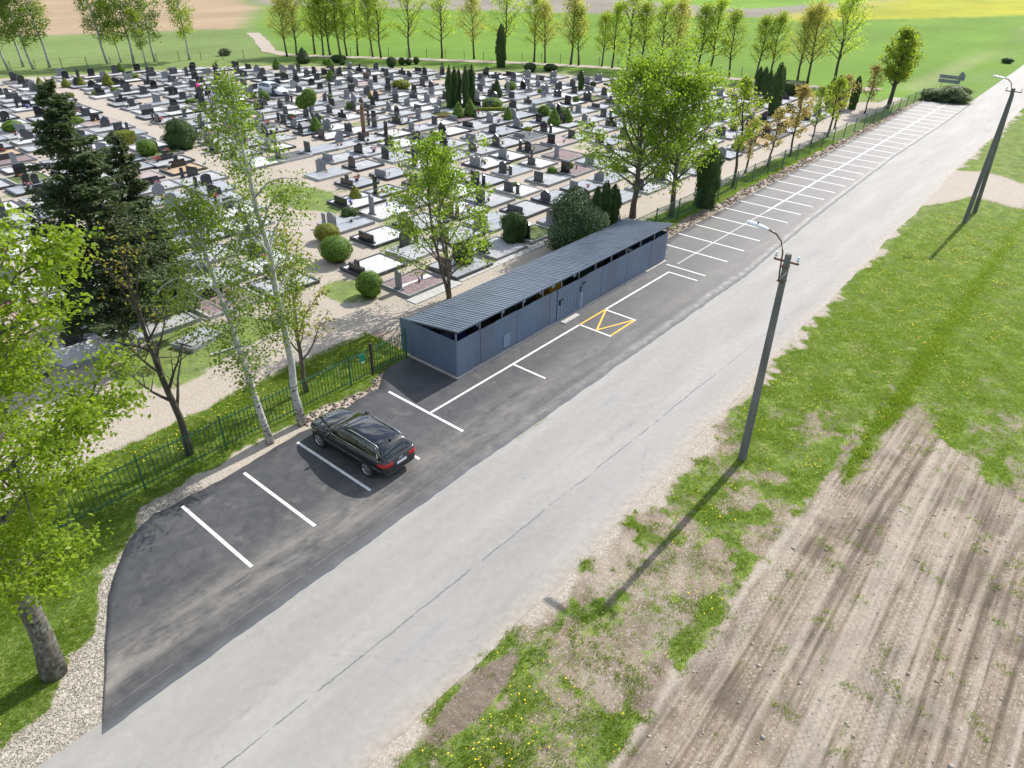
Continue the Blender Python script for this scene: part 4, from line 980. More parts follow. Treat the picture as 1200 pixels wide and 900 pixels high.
BEDS = ['bed_light', 'bed_white', 'bed_dark', 'bed_grey', 'bed_purple', 'bed_sand', 'bed_pink', 'bed_green']
BNAME = {'bed_light': 'pale grey gravel', 'bed_white': 'white gravel', 'bed_dark': 'dark gravel', 'bed_grey': 'grey slab', 'bed_purple': 'purple-brown gravel', 'bed_sand': 'sandy', 'bed_pink': 'pink slab', 'bed_green': 'planted'}
SNAME = {'st_black': 'black', 'st_dark': 'dark grey', 'st_grey': 'grey', 'st_brown': 'brown'}
BM = {b: bed_mb(b).mesh('bed', M[b]) for b in BEDS}
# flowers, lanterns, vases
FL = {n: mat('flowers_'+n, c, .6) for n, c in (('red', (.45, .02, .03)), ('white', (.75, .75, .72)), ('yellow', (.7, .45, .02)), ('pink', (.6, .12, .25)), ('blue', (.04, .08, .5)))}
M['leafy'] = leafmat('bouquet_leaves', (.03, .08, .015), (.08, .15, .03), .2)
def bouquet_mesh(c, seed):
    r = random.Random(seed); mb = MB()
    mb.tube([(0, 0, 0), (0, 0, .04), (0, 0, .14)], [.07, .09, .11], 8, 2)
    for i in range(26):
        a = r.uniform(0, 6.28); q = r.uniform(0, .2); z = .16+r.uniform(0, .14); p = Vector((q*math.cos(a), q*math.sin(a), z)); s = r.uniform(.03, .06); m = 0 if r.random() < .62 else 1
        mb.add([p+Vector((s, 0, 0)), p+Vector((0, s, 0)), p-Vector((s, 0, 0)), p-Vector((0, s, 0)), p+Vector((0, 0, s))], [(0, 1, 4), (1, 2, 4), (2, 3, 4), (3, 0, 4), (3, 2, 1, 0)], m)
    return mb.mesh('flower_pot', [FL[c], M['leafy'], M['st_dark']])
BQ = {c: bouquet_mesh(c, i) for i, c in enumerate(FL)}
def lantern_mesh(c):
    mb = MB(); mb.tube([(0, 0, 0), (0, 0, .03)], .055, 8, 1); mb.tube([(0, 0, .03), (0, 0, .17)], [.045, .05], 8, 0); mb.tube([(0, 0, .17), (0, 0, .20), (0, 0, .25)], [.06, .05, .008], 8, 1); return mb.mesh('grave_lantern', [FL[c], M['st_dark']])
LN = {c: lantern_mesh(c) for c in ('red', 'white', 'blue', 'yellow')}
# cells ------------------------------------------------------------------
cells = []   # dict(x, y, rz, row, colm, zone)
for j in range(32):
    y0 = 27.7+3.63*j if j < 9 else 27.7+3.63*9+3.02*(j-9); n = 0
    for i in range(28):
        x0 = 24.2+3.72*i-.035*max(0, y0-38) if y0 < 55 else path_x(y0+1.1)+1.3+3.28*i+.6*math.sin(j*2.3)
        if x0 < path_x(y0+1.1)+.7 or (j < 1 and (i < 0)): continue
        cx, cy = x0+1.5, y0+1.1
        if not inside(np.array([cx]), np.array([cy]), NEARP)[0]: continue
        if seg_dist(np.array([cx]), np.array([cy]), BACK)[0] < 5.5: continue
        if cx > 97 and cy < 34: continue
        if math.hypot((cx-31.4)/2.4, (cy-47.2)/5) < 1: continue
        n += 1; cells.append(dict(x=x0, y=cy, row=j+1, n=n, zone='e'))
for j in range(26):
    y0 = 33.4+3.25*j; n = 0
    for i in range(12):
        x1 = path_x(y0+1)-1.6-3.62*i; cx, cy = x1-1.5, y0+1.2
        if cx < -6 or not inside(np.array([cx]), np.array([cy]), NEARP)[0] or seg_dist(np.array([cx]), np.array([cy]), BACK)[0] < 5.5: continue
        if math.hypot((cx-13.2)/4.5, (cy-31.2)/3.2) < 1: continue
        n += 1; cells.append(dict(x=x1-3, y=cy, row=j+1, n=n, zone='w'))
gr = random.Random(11); vis = []
SKIP = {(1, 4), (1, 5)}          # left open: shrubs and trees stand there
for c in cells:
    px_x, px_y, dd = pix(c['x']+1.5, c['y'], 0)
    if not (-25 < px_x < 1225 and -10 < px_y < 700): continue
    if c['zone'] == 'e' and gr.random() < .045 and c['row'] > 3: continue
    if c['zone'] == 'w' and gr.random() < .08: continue
    c['d'] = dd
    c['bed'] = gr.choices(BEDS, (46, 21, 4, 22, 2, 2, 1, 2))[0]; c['kerb'] = gr.choices(['kerb_grey', 'kerb_dark', 'kerb_pale'], (45, 35, 20))[0]
    c['hs'] = gr.choices(HSK, (20, 17, 11, 12, 13, 7, 6, 5, 7, 2))[0]; c['st'] = gr.choices(['st_black', 'st_dark', 'st_grey', 'st_brown'], (36, 36, 26, 2))[0]
    c['turn'] = (c['zone'] == 'w') or (c['y'] > 80 and c['x'] < 64) or gr.random() < .06
    c['sc'] = gr.uniform(.82, 1.08); c['sw'] = gr.uniform(.80, 1.22); c['sc'] *= (.88 if c['zone'] == 'e' and c['row'] > 9 else 1); c['sw'] *= (.86 if c['zone'] == 'e' and c['row'] > 9 else 1); c['jx'] = gr.uniform(-.18, .25); c['jy'] = gr.uniform(-.2, .2); c['hz'] = gr.uniform(.85, 1.12); c['rz'] = gr.uniform(-.02, .02)
    vis.append(c)
# a few near plots copied from the photograph
def near(row, n): return next((c for c in vis if c['zone'] == 'e' and c['row'] == row and c['n'] == n), None)
for (row, n, bed, kerb, hs, st) in ((1, 1, 'bed_purple', 'kerb_grey', 'tall narrow', 'st_grey'), (2, 1, 'bed_white', 'kerb_dark', 'stepped', 'st_black'), (3, 1, 'bed_white', 'kerb_dark', 'low wide', 'st_black'), (3, 2, 'bed_light', 'kerb_dark', 'low wide', 'st_dark'),
        (2, 5, 'bed_light', 'kerb_dark', 'low wide', 'st_dark'), (2, 6, 'bed_grey', 'kerb_dark', 'peaked', 'st_dark'), (4, 5, 'bed_light', 'kerb_dark', 'upright', 'st_black'), (3, 6, 'bed_light', 'kerb_grey', 'upright', 'st_dark'), (3, 7, 'bed_purple', 'kerb_grey', 'upright', 'st_black'),
        (4, 8, 'bed_purple', 'kerb_grey', 'tall narrow', 'st_grey'), (4, 9, 'bed_sand', 'kerb_grey', 'slanted', 'st_black'), (5, 7, 'bed_dark', 'kerb_dark', 'arched', 'st_black'), (5, 8, 'bed_pink', 'kerb_grey', 'upright', 'st_black')):
    c = near(row, n)
    if c: c.update(bed=bed, kerb=kerb, hs=hs, st=st, turn=False)
    if c and row <= 3: c['jx'] = c['jy'] = 0; c['sc'] = c['sw'] = 1.0
vis.sort(key=lambda c: c['d'])
def grave_xf(c):
    """origin at the head end, local x runs from head to foot"""
    if c['turn']: return (c['x']+1.5+c['jx'], c['y']+1.3+c['jy']), -math.pi/2+c['rz'], (c['sc']*.80, c['sw']*1.28)
    return (c['x']+c['jx'], c['y']+c['jy']), c['rz'], (c['sc'], c['sw'])
nw = 0
for c in vis[:300]:
    (gx, gy), rz, (sx, sy) = grave_xf(c)
    if c['zone'] == 'e': lab = f"{BNAME[c['bed']]} grave, {SNAME[c['st']]} {c['hs']} stone, {ORD[c['row']]} row behind shelter, {ORD[c['n']]} from path"
    else: lab = f"{BNAME[c['bed']]} grave, {SNAME[c['st']]} {c['hs']} stone, {ORD[c['row']]} row left of path, {ORD[c['n']]} out"
    e = empty('grave', (gx, gy, 0), lab, 'grave', 'graves in the cemetery', rz)
    new('kerb', KM[c['kerb']], e, scale=(sx, sy, 1)); new('bed', BM[c['bed']], e, scale=(sx, sy, 1))
    t = random.Random(int(gx*91+gy*7)).uniform(-.12, .12)
    new('headstone', HSM[(c['hs'], c['st'])], e, loc=(.30, t, .13), scale=(1, min(1.0, sy)*.86, c['hz']*.86))
    if c['hs'] in ('upright', 'arched', 'slanted') and c['d'] < 95 and gr.random() < .30:
        new('side_stone', HSM[('tall narrow', c['st'])], e, loc=(.30, .86*(1 if t < 0 else -1), .13), scale=(.9, .55, .55))
    c['e'] = e
# the far graves, too many to count
mb = MB(); mats = ['kerb_grey', 'kerb_dark', 'kerb_pale']+BEDS+['st_black', 'st_dark', 'st_grey', 'st_brown']; mi = {m: i for i, m in enumerate(mats)}
for c in vis[300:]:
    (gx, gy), rz, (sx, sy) = grave_xf(c); q = MB(); kerb_mb(m=mi[c['kerb']], mb=q); bed_mb(c['bed'], m=mi[c['bed']], mb=q)
    h = MB(); headstone_mb(c['hs'], 1, mi[c['st']], h)
    q.v = [(v[0]*sx, v[1]*sy, v[2]) for v in q.v]; q.add([(v[0]+.3, v[1]*.86, v[2]*c['hz']*.86+.13) for v in h.v], h.f); q.m[-len(h.f):] = h.m
    ca, sa = math.cos(rz), math.sin(rz); n0 = len(mb.v)
    mb.v += [(gx+v[0]*ca-v[1]*sa, gy+v[0]*sa+v[1]*ca, v[2]) for v in q.v]; mb.f += [tuple(i+n0 for i in f) for f in q.f]; mb.m += q.m
if mb.v: tag(mb.build('far_graves', [M[m] for m in mats]), 'far rows of pale graves with dark headstones at the cemetery back', 'graves', kind='stuff')
# flowers and lanterns on the graves nearer the camera
fcnt = 0
used = set()
for c in vis[:300]:
    if c['d'] > 82 or gr.random() < .35: continue
    (gx, gy), rz, (sx, sy) = grave_xf(c)
    where = f"{ORD[c['row']]} row {'behind shelter' if c['zone'] == 'e' else 'left of path'}, {ORD[c['n']]} from path"
    for k in range(gr.choice((1, 1, 2))):
        u, v = gr.uniform(.6, 2.2)*sx, gr.uniform(-.7, .7)*sy; w = Matrix.Rotation(rz, 2)@Vector((u, v))
        if gr.random() < .6:
            cc = gr.choices(list(FL), (30, 25, 18, 20, 7))[0]; lab = f'{cc} flowers on the grave in {where}'
            if lab in used: continue
            tag(new('flower_pot', BQ[cc], None, (gx+w.x, gy+w.y, .15), gr.uniform(0, 6), gr.uniform(.8, 1.6)), lab, 'flower pot', 'flower pots on the graves')
        else:
            cc = gr.choice(list(LN)); lab = f'small {cc} lantern on the grave in {where}'
            if lab in used: continue
            tag(new('grave_lantern', LN[cc], None, (gx+w.x, gy+w.y, .15), 0, gr.uniform(.9, 1.4)), lab, 'lantern', 'lanterns on the graves')
        used.add(lab)
# details of the purple plot and of the white plot
c = near(1, 1)
if c:
    mb = MB(); mb.prism([(.5, -.15), (1.2, -.05), (2.85, -.25), (2.85, .3), (1.9, .1), (.5, .25)], .155, .172, 2); mb.build('white_gravel_band', M['bed_white'], c['e'])
mb = MB()
for k in range(9): mb.box((23.95+k*.42, 26.72, -.02), (23.95+k*.42+.41, 27.52, .035+.002*(k % 3)))
tag(mb.build('paving_slabs', M['kerb_pale']), 'row of pale paving slabs before the purple gravel grave', 'paving')
# long kerb paving before the first row
mb = MB()
for k in range(26): mb.box((27.9+k*.52, 26.95, -.02), (27.9+k*.52+.505, 27.55, .03+.003*(k % 2)))
tag(mb.build('paving_slabs', M['kerb_pale']), 'strip of grey paving slabs behind the shelter roof', 'paving')
# concrete slab with notice and log in the grass strip left
o = empty('grave_slab', (*P(232, 400), 0), 'blue-grey stone slab grave alone in the grass left of the birches', 'grave')
MB().box((-1.0, -.7, -.05), (1.0, .7, .22)).build('kerb', M['kerb_grey'], o, rz=.3); MB().box((-.85, -.55, .22), (.85, .55, .30)).build('slab', M['bed_grey'], o, rz=.3)
tag(MB().tube([(*P(247, 417), .06), (*P(275, 408), .06)], .05, 6).build('log', noisy('bleached_wood', (.45, .43, .4), (.6, .57, .53), 6, .9)), 'thin bleached log lying in the grass before the stone slab', 'log')

# carved wooden memorial post -------------------------------------------
M['wood'] = noisy('weathered_wood', (.13, .075, .045), (.24, .15, .09), 5, .85, bump=.4, stretch=(1, 1, .2)); M['wood_dark'] = noisy('dark_wood', (.07, .045, .03), (.12, .08, .055), 6, .85)
wp = empty('wooden_memorial', (*P(427, 162), 0), 'tall carved wooden memorial post with cap standing among the graves', 'memorial')
MB().box((-.35, -.35, 0), (.35, .35, .65)).build('plinth', M['st_brown'], wp)
MB().tube([(0, 0, .65), (0, 0, 1.3), (0, 0, 2.1), (0, 0, 2.7)], [.19, .22, .23, .20], 8).build('post', M['wood'], wp, smooth=True)
MB().box((-.55, -.16, 2.68), (.55, .16, 2.78)).build('crossbar', M['wood'], wp)
MB().tube([(0, 0, 2.78), (0, 0, 3.0), (.02, 0, 3.25), (0, 0, 3.45)], [.17, .2, .16, .13], 8).build('carved_figure', M['wood'], wp, smooth=True)
MB().tube([(0, 0, 3.45), (0, 0, 3.6), (0, 0, 3.78), (0, 0, 3.95)], [.24, .26, .16, .02], 10).build('cap', M['wood_dark'], wp)
MB().tube([(-.14, -.04, 3.30), (-.14, -.04, 3.40)], .10, 8).build('face', M['st_white'], wp)

# ------------------------------------------------------------------ cars and people inside the cemetery
car_thing(M['silver_paint'], (*P(321, 111), 0), R(-88), 'pale silver car parked among the graves right of the tall birch top', 'cars parked in the cemetery', False)
car_thing(M['silver_paint'], (*P(268, 121), 0), R(-84), 'pale silver car half hidden behind the top of the tall birch', 'cars parked in the cemetery', False)
def person(loc, rz, label, joints, top, bottom, hair, skin=(.45, .27, .2)):
    """skinned body: joints is {name: (x, y, z, r)}; one continuous mesh, coloured by height"""
    e = empty('person', (*loc, 0), label, 'person', None, rz)
    J = joints; names = list(J); idx = {n: i for i, n in enumerate(names)}
    E = [('pelvis', 'waist'), ('waist', 'chest'), ('chest', 'neck'), ('neck', 'head'), ('head', 'crown'), ('chest', 'shL'), ('shL', 'elL'), ('elL', 'haL'), ('haL', 'fiL'), ('chest', 'shR'), ('shR', 'elR'), ('elR', 'haR'), ('haR', 'fiR'),
         ('pelvis', 'hipL'), ('hipL', 'knL'), ('knL', 'anL'), ('anL', 'toL'), ('pelvis', 'hipR'), ('hipR', 'knR'), ('knR', 'anR'), ('anR', 'toR')]
    me = bpy.data.meshes.new('body'); me.from_pydata([J[n][:3] for n in names], [(idx[a], idx[b]) for a, b in E], [])
    o = bpy.data.objects.new('tmp', me); col.objects.link(o); sk = o.modifiers.new('k', 'SKIN'); sk.use_smooth_shade = True
    for n in names: me.skin_vertices[0].data[idx[n]].radius = (J[n][3], J[n][3]); me.skin_vertices[0].data[idx[n]].use_root = n == 'pelvis'
    sb = o.modifiers.new('s', 'SUBSURF'); sb.levels = 2; sb.render_levels = 2
    dg = bpy.context.evaluated_depsgraph_get(); m2 = bpy.data.meshes.new_from_object(o.evaluated_get(dg)); bpy.data.objects.remove(o); m2.name = 'body'; m2.materials.clear()
    for q in (mat('skin', skin, .6), mat('top_cloth', top, .9), mat('trousers_cloth', bottom, .9), mat('hair', hair, .7), mat('shoe', (.03, .03, .03), .6)): m2.materials.append(q)
    pv, ck_, nk, hd, cr = (Vector(J[n][:3]) for n in ('pelvis', 'chest', 'neck', 'head', 'crown')); sp_ = (nk-pv)
    hands = [Vector(J[n][:3]) for n in ('haL', 'haR')]; feet = [Vector(J[n][:3]) for n in ('anL', 'anR')]
    legs = [(Vector(J[a][:3]), Vector(J[b][:3])) for a, b in (('hipL', 'knL'), ('knL', 'anL'), ('hipR', 'knR'), ('knR', 'anR'))]
    def dseg(p, a, b): t = max(0, min(1, (p-a).dot(b-a)/((b-a).length_squared+1e-9))); return (p-a-(b-a)*t).length
    for p_ in m2.polygons:
        c_ = p_.center; m_ = 1
        if (c_-hd).length < .17 and (c_-nk).dot(hd-nk) > .0: m_ = 3 if ((c_-hd).dot((cr-hd).normalized()) > .02 or c_.x < hd.x-.02) else 0
        elif min((c_-h).length for h in hands) < .10: m_ = 0
        elif min((c_-f).length for f in feet) < .10 or c_.z < .09: m_ = 4
        elif min(dseg(c_, a, b) for a, b in legs) < .16 and (c_-pv).dot(sp_) < .02: m_ = 2
        p_.material_index = m_; p_.use_smooth = True
    new('body', m2, e); return e
stand = dict(pelvis=(0, 0, .92, .14), waist=(0, 0, 1.06, .13), chest=(.01, 0, 1.30, .15), neck=(.0, 0, 1.47, .06), head=(.03, 0, 1.58, .095), crown=(.02, 0, 1.68, .075), shL=(0, .19, 1.38, .07), elL=(-.02, .27, 1.12, .05), haL=(.06, .28, .88, .035), fiL=(.09, .28, .78, .025), shR=(0, -.19, 1.38, .07), elR=(.02, -.27, 1.12, .05), haR=(.2, -.22, .98, .035), fiR=(.28, -.2, .95, .025),
             hipL=(0, .1, .85, .105), knL=(.03, .11, .48, .07), anL=(0, .11, .08, .045), toL=(.16, .12, .04, .04), hipR=(0, -.1, .85, .105), knR=(.01, -.11, .48, .07), anR=(-.04, -.11, .08, .045), toR=(.12, -.12, .04, .04))
bend = dict(pelvis=(-.12, 0, .90, .14), waist=(.0, 0, 1.0, .13), chest=(.24, 0, 1.12, .15), neck=(.40, 0, 1.15, .06), head=(.51, 0, 1.13, .095), crown=(.60, 0, 1.15, .075), shL=(.28, .19, 1.10, .07), elL=(.38, .22, .85, .05), haL=(.46, .16, .62, .035), fiL=(.48, .15, .53, .025), shR=(.28, -.19, 1.10, .07), elR=(.36, -.22, .84, .05), haR=(.50, -.14, .65, .035), fiR=(.54, -.12, .57, .025),
            hipL=(-.12, .1, .84, .105), knL=(.0, .12, .46, .07), anL=(-.05, .12, .08, .045), toL=(.11, .13, .04, .04), hipR=(-.12, -.1, .84, .105), knR=(-.02, -.11, .47, .07), anR=(-.1, -.11, .08, .045), toR=(.06, -.12, .04, .04))
person(P(234, 112), R(-70), 'standing person in a pink top and dark trousers among the graves', stand, (.75, .05, .22), (.02, .025, .05), (.05, .03, .02))
person(P(246, 117), R(-100), 'person in dark clothes bending over a grave near the hidden car', bend, (.02, .03, .06), (.02, .02, .03), (.04, .03, .02))
# tall dark sculpture before the people
sc_ = empty('tall_monument', (*P(239, 131), 0), 'tall black stone monument just in front of the person in pink', 'monument')
headstone_mb('tall narrow', 1).build('stone', M['st_black'], sc_, scale=(1.5, 1.6, 1.7), rz=-1.2); MB().box((-.7, -.7, -.05), (.7, .7, .3)).build('base', M['st_dark'], sc_)
# ------------------------------------------------------------------ vegetation tools
def leaf_geo(pts, nrm, size, aspect=.62, r=None):
    """rhombic leaves: one quad each"""
    r = r or rng; n = len(pts); nrm = nrm/np.maximum(np.linalg.norm(nrm, axis=1), 1e-6)[:, None]
    a = r.normal(size=(n, 3)); u = a-(a*nrm).sum(1)[:, None]*nrm; u /= np.maximum(np.linalg.norm(u, axis=1), 1e-6)[:, None]; v = np.cross(nrm, u)
    s = np.asarray(size)[:, None]; bend = nrm*s*.25
    V = np.stack([pts-u*s, pts+v*s*aspect+bend, pts+u*s, pts-v*s*aspect+bend], 1).reshape(-1, 3)
    F = np.arange(4*n).reshape(n, 4)
    return V, F
def leaf_mesh(name, pts, nrm, size, m, aspect=.62, core=None, core_m=None):
    V, F = leaf_geo(pts, nrm, size, aspect); nl = len(F)
    if core is not None:
        F = np.concatenate([F, core[1]+len(V)]); V = np.concatenate([V, core[0]])
    me = quadmesh(name, V, F); me.materials.append(m)
    if core is not None:
        me.materials.append(core_m); mi_ = np.zeros(len(F), np.int32); mi_[nl:] = 1; me.polygons.foreach_set('material_index', mi_)
    return me
M['bark'] = noisy('grey_brown_bark', (.075, .062, .048), (.15, .13, .105), 9, .95, bump=.7, stretch=(1, 1, .25), bdist=.03)
M['bark_dark'] = noisy('dark_bark', (.045, .038, .03), (.09, .078, .062), 9, .95, bump=.6, stretch=(1, 1, .3))
def maple_bark():
    m = mat('lichen_bark', rough=.95, spec=.2); t = NT(m); o = t.mapping(t.obj(), (1, 1, .35)); n = t.noise(o, 14, 6, .7); v = t.noise(t.obj(), 5, 5, .7)
    c = t.ramp(n, [(.35, (.055, .05, .042)), (.6, (.17, .155, .13))]); c = t.mix(t.mr(v, .50, .60), c, (.22, .235, .19)); t.color(c); t.bump(n, 1.0, .05); return m
M['bark_maple'] = maple_bark()
def birch_bark():
    m = mat('white_birch_bark', rough=.8, spec=.3); t = NT(m); o = t.obj(); z = t.sep(o)[2]
    b = t.noise(t.mapping(o, (2.5, 2.5, 11)), 1.6, 4, .6); d = t.mr(z, .3, 4.0, .47, .33)
    k = t.math('LESS_THAN', b, d); c = t.mix(k, t.ramp(t.noise(o, 3, 3), [(.3, (.36, .355, .34)), (.7, (.54, .53, .51))]), (.045, .04, .035)); t.color(c); t.bump(b, .5, .02); return m
M['birch'] = birch_bark()
class Skel:
    """trunk, limbs and twigs as tapered tubes, with the places where leaves hang"""
    def __init__(s, seed, H, r0, base=.25, prof=lambda t: 1.0, R_=3.0, limbs=16, elev=(35, 65), subs=5, twigs=3, lean=(0, 0), stems=1, droop=0.0, wig=.03, tk=7, sub_l=.5, limb_r=.42):
        s.r = random.Random(seed); r = s.r; s.mb = MB(); s.tips = []
        for st in range(stems):
            la = r.uniform(0, 6.28); sl = (0, 0) if stems == 1 else (math.cos(la+st*2.4)*.22, math.sin(la+st*2.4)*.22)
            n = 9; tp = []; wx = wy = 0
            h_ = H*(1 if st == 0 else r.uniform(.8, .95)); rr = r0*(1 if stems == 1 else .68)
            for i in range(n+1):
                t = i/n; wx += r.gauss(0, wig)*H/n*2; wy += r.gauss(0, wig)*H/n*2
                tp.append(Vector((wx+lean[0]*t*H+sl[0]*H*min(t, .5), wy+lean[1]*t*H+sl[1]*H*min(t, .5), h_*t*.97-(.15 if i == 0 else 0))))
            rad = [rr*(1.25 if i == 0 else 1)*(1-i/n)**.75+.012 for i in range(n+1)]
            s.mb.tube(tp, rad, tk+1)
            def at(t):
                q = t*n; i = min(int(q), n-1); return tp[i].lerp(tp[i+1], q-i), rad[i]+(rad[i+1]-rad[i])*(q-i)
            nl = max(3, limbs//stems); az = r.uniform(0, 6.28)
            for i in range(nl):
                u = (i+.5)/nl; t = base+(1-base)*u*.97; p0, pr = at(t); az += 2.4+r.uniform(-.5, .5)
                L = R_*prof(u)*r.uniform(.75, 1.15); el = R(elev[0]+(elev[1]-elev[0])*u+r.uniform(-8, 8))
                d = Vector((math.cos(az)*math.cos(el), math.sin(az)*math.cos(el), math.sin(el))); pts = [p0]; m_ = 5
                for k in range(1, m_+1):
                    d = (d+Vector((r.gauss(0, .10), r.gauss(0, .10), r.gauss(0, .06)+.05-droop*k/m_))).normalized(); pts.append(pts[-1]+d*L/m_)
                lr = max(min(pr*.62, r0*limb_r), .012)
                s.mb.tube(pts, [lr*(1-k/(m_+.6)) for k in range(m_+1)], 5, cap=False)
                for b in range(subs):
                    w = .25+.75*(b+r.random()*.8)/subs; q = min(w, .999)*m_; k = int(q); sp0 = pts[k].lerp(pts[min(k+1, m_)], q-k)
                    td = (pts[min(k+1, m_)]-pts[max(k-1, 0)]).normalized(); side = Vector((r.gauss(0, 1), r.gauss(0, 1), r.gauss(.15-droop*.6, .55))).normalized()
                    sd_ = (td*.7+side*.9).normalized(); sl_ = L*sub_l*r.uniform(.5, 1)*(1.15-.6*w); e1 = sp0+sd_*sl_*.5+Vector((0, 0, -droop*sl_*.15)); e2 = e1+(sd_+Vector((0, 0, .12-droop))).normalized()*sl_*.5
                    s.mb.tube([sp0, e1, e2], [lr*.34, lr*.22, .005], 4, cap=False)
                    for c in range(twigs):
                        g = r.uniform(.35, 1); pp = sp0.lerp(e1, g*2) if g < .5 else e1.lerp(e2, g*2-1); s.tips.append(pp+Vector((r.gauss(0, .06), r.gauss(0, .06), r.gauss(0, .05)))*L*.4)
                    s.tips.append(e2)
                s.tips.append(pts[-1])
            s.tips.append(tp[-1])
    def trunk(s, m): return s.mb.mesh('trunk', m, True, False)
    def crown(s, m, per, spread, size, up=.7, jitter=.35, aspect=.62, flat=.7, hang=0.0, thin=1.0):
        T = np.array([tuple(t) for t in s.tips]); 
        if thin < 1: T = T[rng.random(len(T)) < thin]
        pts = np.repeat(T, per, 0); off = rng.normal(size=pts.shape)*spread; off[:, 2] *= flat; off[:, 2] -= hang*rng.random(len(pts)); pts = pts+off
        nrm = rng.normal(size=pts.shape)*(1-up)+np.array((0, 0, 1))*up+off*.3/spread*(1-up)
        sz = size*(1+jitter*(rng.random(len(pts))-.5)*2)
        return leaf_mesh('crown', pts, nrm, sz, m, aspect)
def tree(name, label, base, sk, bark, lm, cat='tree', group=None, rz=0.0, scale=1.0, **k):
    e = empty(name, (*base, 0), label, cat, group, rz); e.scale = (scale,)*3
    new('trunk', sk.trunk(bark) if isinstance(sk, Skel) else sk[0], e); new('crown', sk.crown(lm, **k) if isinstance(sk, Skel) else sk[1], e)
    return e
LF = {
 'maple': leafmat('maple_leaves', (.125, .215, .016), (.25, .36, .028), .55, (.36, .41, .06)), 'maple2': leafmat('maple_leaves_dark', (.13, .23, .026), (.24, .36, .045), .6, (.25, .33, .06)),
 'birch': leafmat('birch_leaves', (.115, .195, .030), (.20, .29, .05), .55), 'sparse': leafmat('young_leaves', (.16, .19, .035), (.28, .27, .055), .6, (.34, .22, .06)),
 'orange': leafmat('copper_young_leaves', (.27, .27, .09), (.40, .33, .14), .6, (.47, .31, .16)), 'ygreen': leafmat('yellow_green_leaves', (.165, .26, .032), (.29, .38, .055), .6, (.38, .39, .08)),
 'back': leafmat('lime_leaves', (.25, .37, .05), (.40, .52, .09), .65, (.42, .42, .10)), 'backt': leafmat('tan_leaves', (.30, .35, .09), (.43, .44, .14), .65, (.50, .42, .16)),
 'spruce': leafmat('spruce_needles', (.056, .092, .042), (.095, .136, .058), .32, (.14, .16, .07)), 'thuja': leafmat('thuja_leaves', (.036, .072, .024), (.070, .118, .036), .25, (.11, .15, .05)),
 'cone': leafmat('clipped_thuja', (.105, .200, .028), (.180, .300, .042), .3, (.24, .34, .06)), 'gold': leafmat('golden_shrub', (.18, .21, .026), (.32, .33, .04), .28, (.38, .36, .06)),
 'juniper': leafmat('juniper_leaves', (.090, .140, .080), (.145, .20, .115), .22, (.18, .235, .14)), 'grey': leafmat('grey_green_shrub', (.17, .215, .12), (.27, .31, .18), .3)}
oval = lambda u: max(.25, math.sin(math.pi*min(1, .18+.78*u)))
roundp = lambda u: max(.3, math.sqrt(max(0, 1-(2*u-.85)**2/1.4)))
conep = lambda u: 1.05-u*.85
# large maple on the left edge of the picture
sk = Skel(5, 12.6, .27, .26, lambda u: max(.35, math.sin(math.pi*min(1, .22+.74*u))), 4.7, 30, (12, 60), 8, 3, (.012, .0), tk=13, limb_r=.36)
tree('maple_tree', 'large bright green maple with thick lichened trunk at the left edge', (1.42, 17.36), sk, M['bark_maple'], LF['maple'], per=60, spread=.26, size=.062, up=.5, flat=.6)
# maple behind the shelter, small leaves just out
sk = Skel(12, 8.8, .13, .17, lambda u: max(.4, math.sin(math.pi*min(1, .35+.6*u))), 4.2, 33, (30, 64), 7, 2, (-.02, 0), stems=3, tk=7)
tree('maple_tree', 'young many-stemmed maple in fresh leaf standing behind the shelter near its left end', (25.75, 25.9), sk, M['bark'], LF['maple2'], per=11, spread=.2, size=.08, up=.45)
sk = Skel(21, 9.5, .22, .20, roundp, 5.4, 26, (25, 66), 7, 3, tk=8)
tree('maple_tree', 'broad green maple behind the far end of the shelter, left of its twin', (44.8, 25.7), sk, M['bark'], LF['maple2'], per=17, spread=.32, size=.095, up=.4)
sk = Skel(23, 8.9, .2, .22, roundp, 4.5, 24, (25, 66), 7, 3, tk=8)
tree('maple_tree', 'green maple touching the mesh fence right of the broad maple', (46.9, 23.7), sk, M['bark'], LF['maple2'], per=17, spread=.32, size=.095, up=.4)
# birches beside the car
def birch(seed, base, H, r0, label, lean, per=7, R_=2.4, m='birch', thin=1.0, size=.055):
    sk = Skel(seed, H, r0, .30, lambda u: max(.2, math.sin(math.pi*min(1, .12+.82*u))), R_, 26, (38, 60), 6, 4, lean, droop=.32, wig=.02, tk=9, limb_r=.3)
    return tree('birch_tree', label, base, sk, M['birch'], LF[m], per=per, spread=.22, size=size, up=.3, flat=1.0, hang=.55, thin=thin)
birch(31, (11.31, 21.75), 10.6, .125, 'slim white birch left of the black car, leaning left over the fence', (-.10, .03), per=9, R_=2.3)
birch(33, (13.03, 22.02), 14.0, .155, 'tall white birch standing right behind the front of the black car', (-.03, .0), per=11, R_=2.3)
# thin young trees by the picket fence
sk = Skel(41, 8.6, .14, .22, lambda u: .95-.35*u, 3.0, 14, (48, 66), 4, 2, (-.03, .0), tk=7, limb_r=.5)
tree('young_tree', 'nearly bare forked young tree inside the picket fence, left of the birches', (8.84, 23.5), sk, M['bark_dark'], LF['sparse'], per=3, spread=.15, size=.06, up=.4, thin=.75)
sk = Skel(43, 6.6, .10, .22, lambda u: .9-.3*u, 2.4, 14, (42, 68), 5, 2, (.02, 0), tk=7, limb_r=.5)
tree('young_tree', 'small sparse-leaved young tree inside the picket fence, right of the tall birch', (14.6, 23.9), sk, M['bark'], LF['sparse'], per=6, spread=.15, size=.07, up=.5)
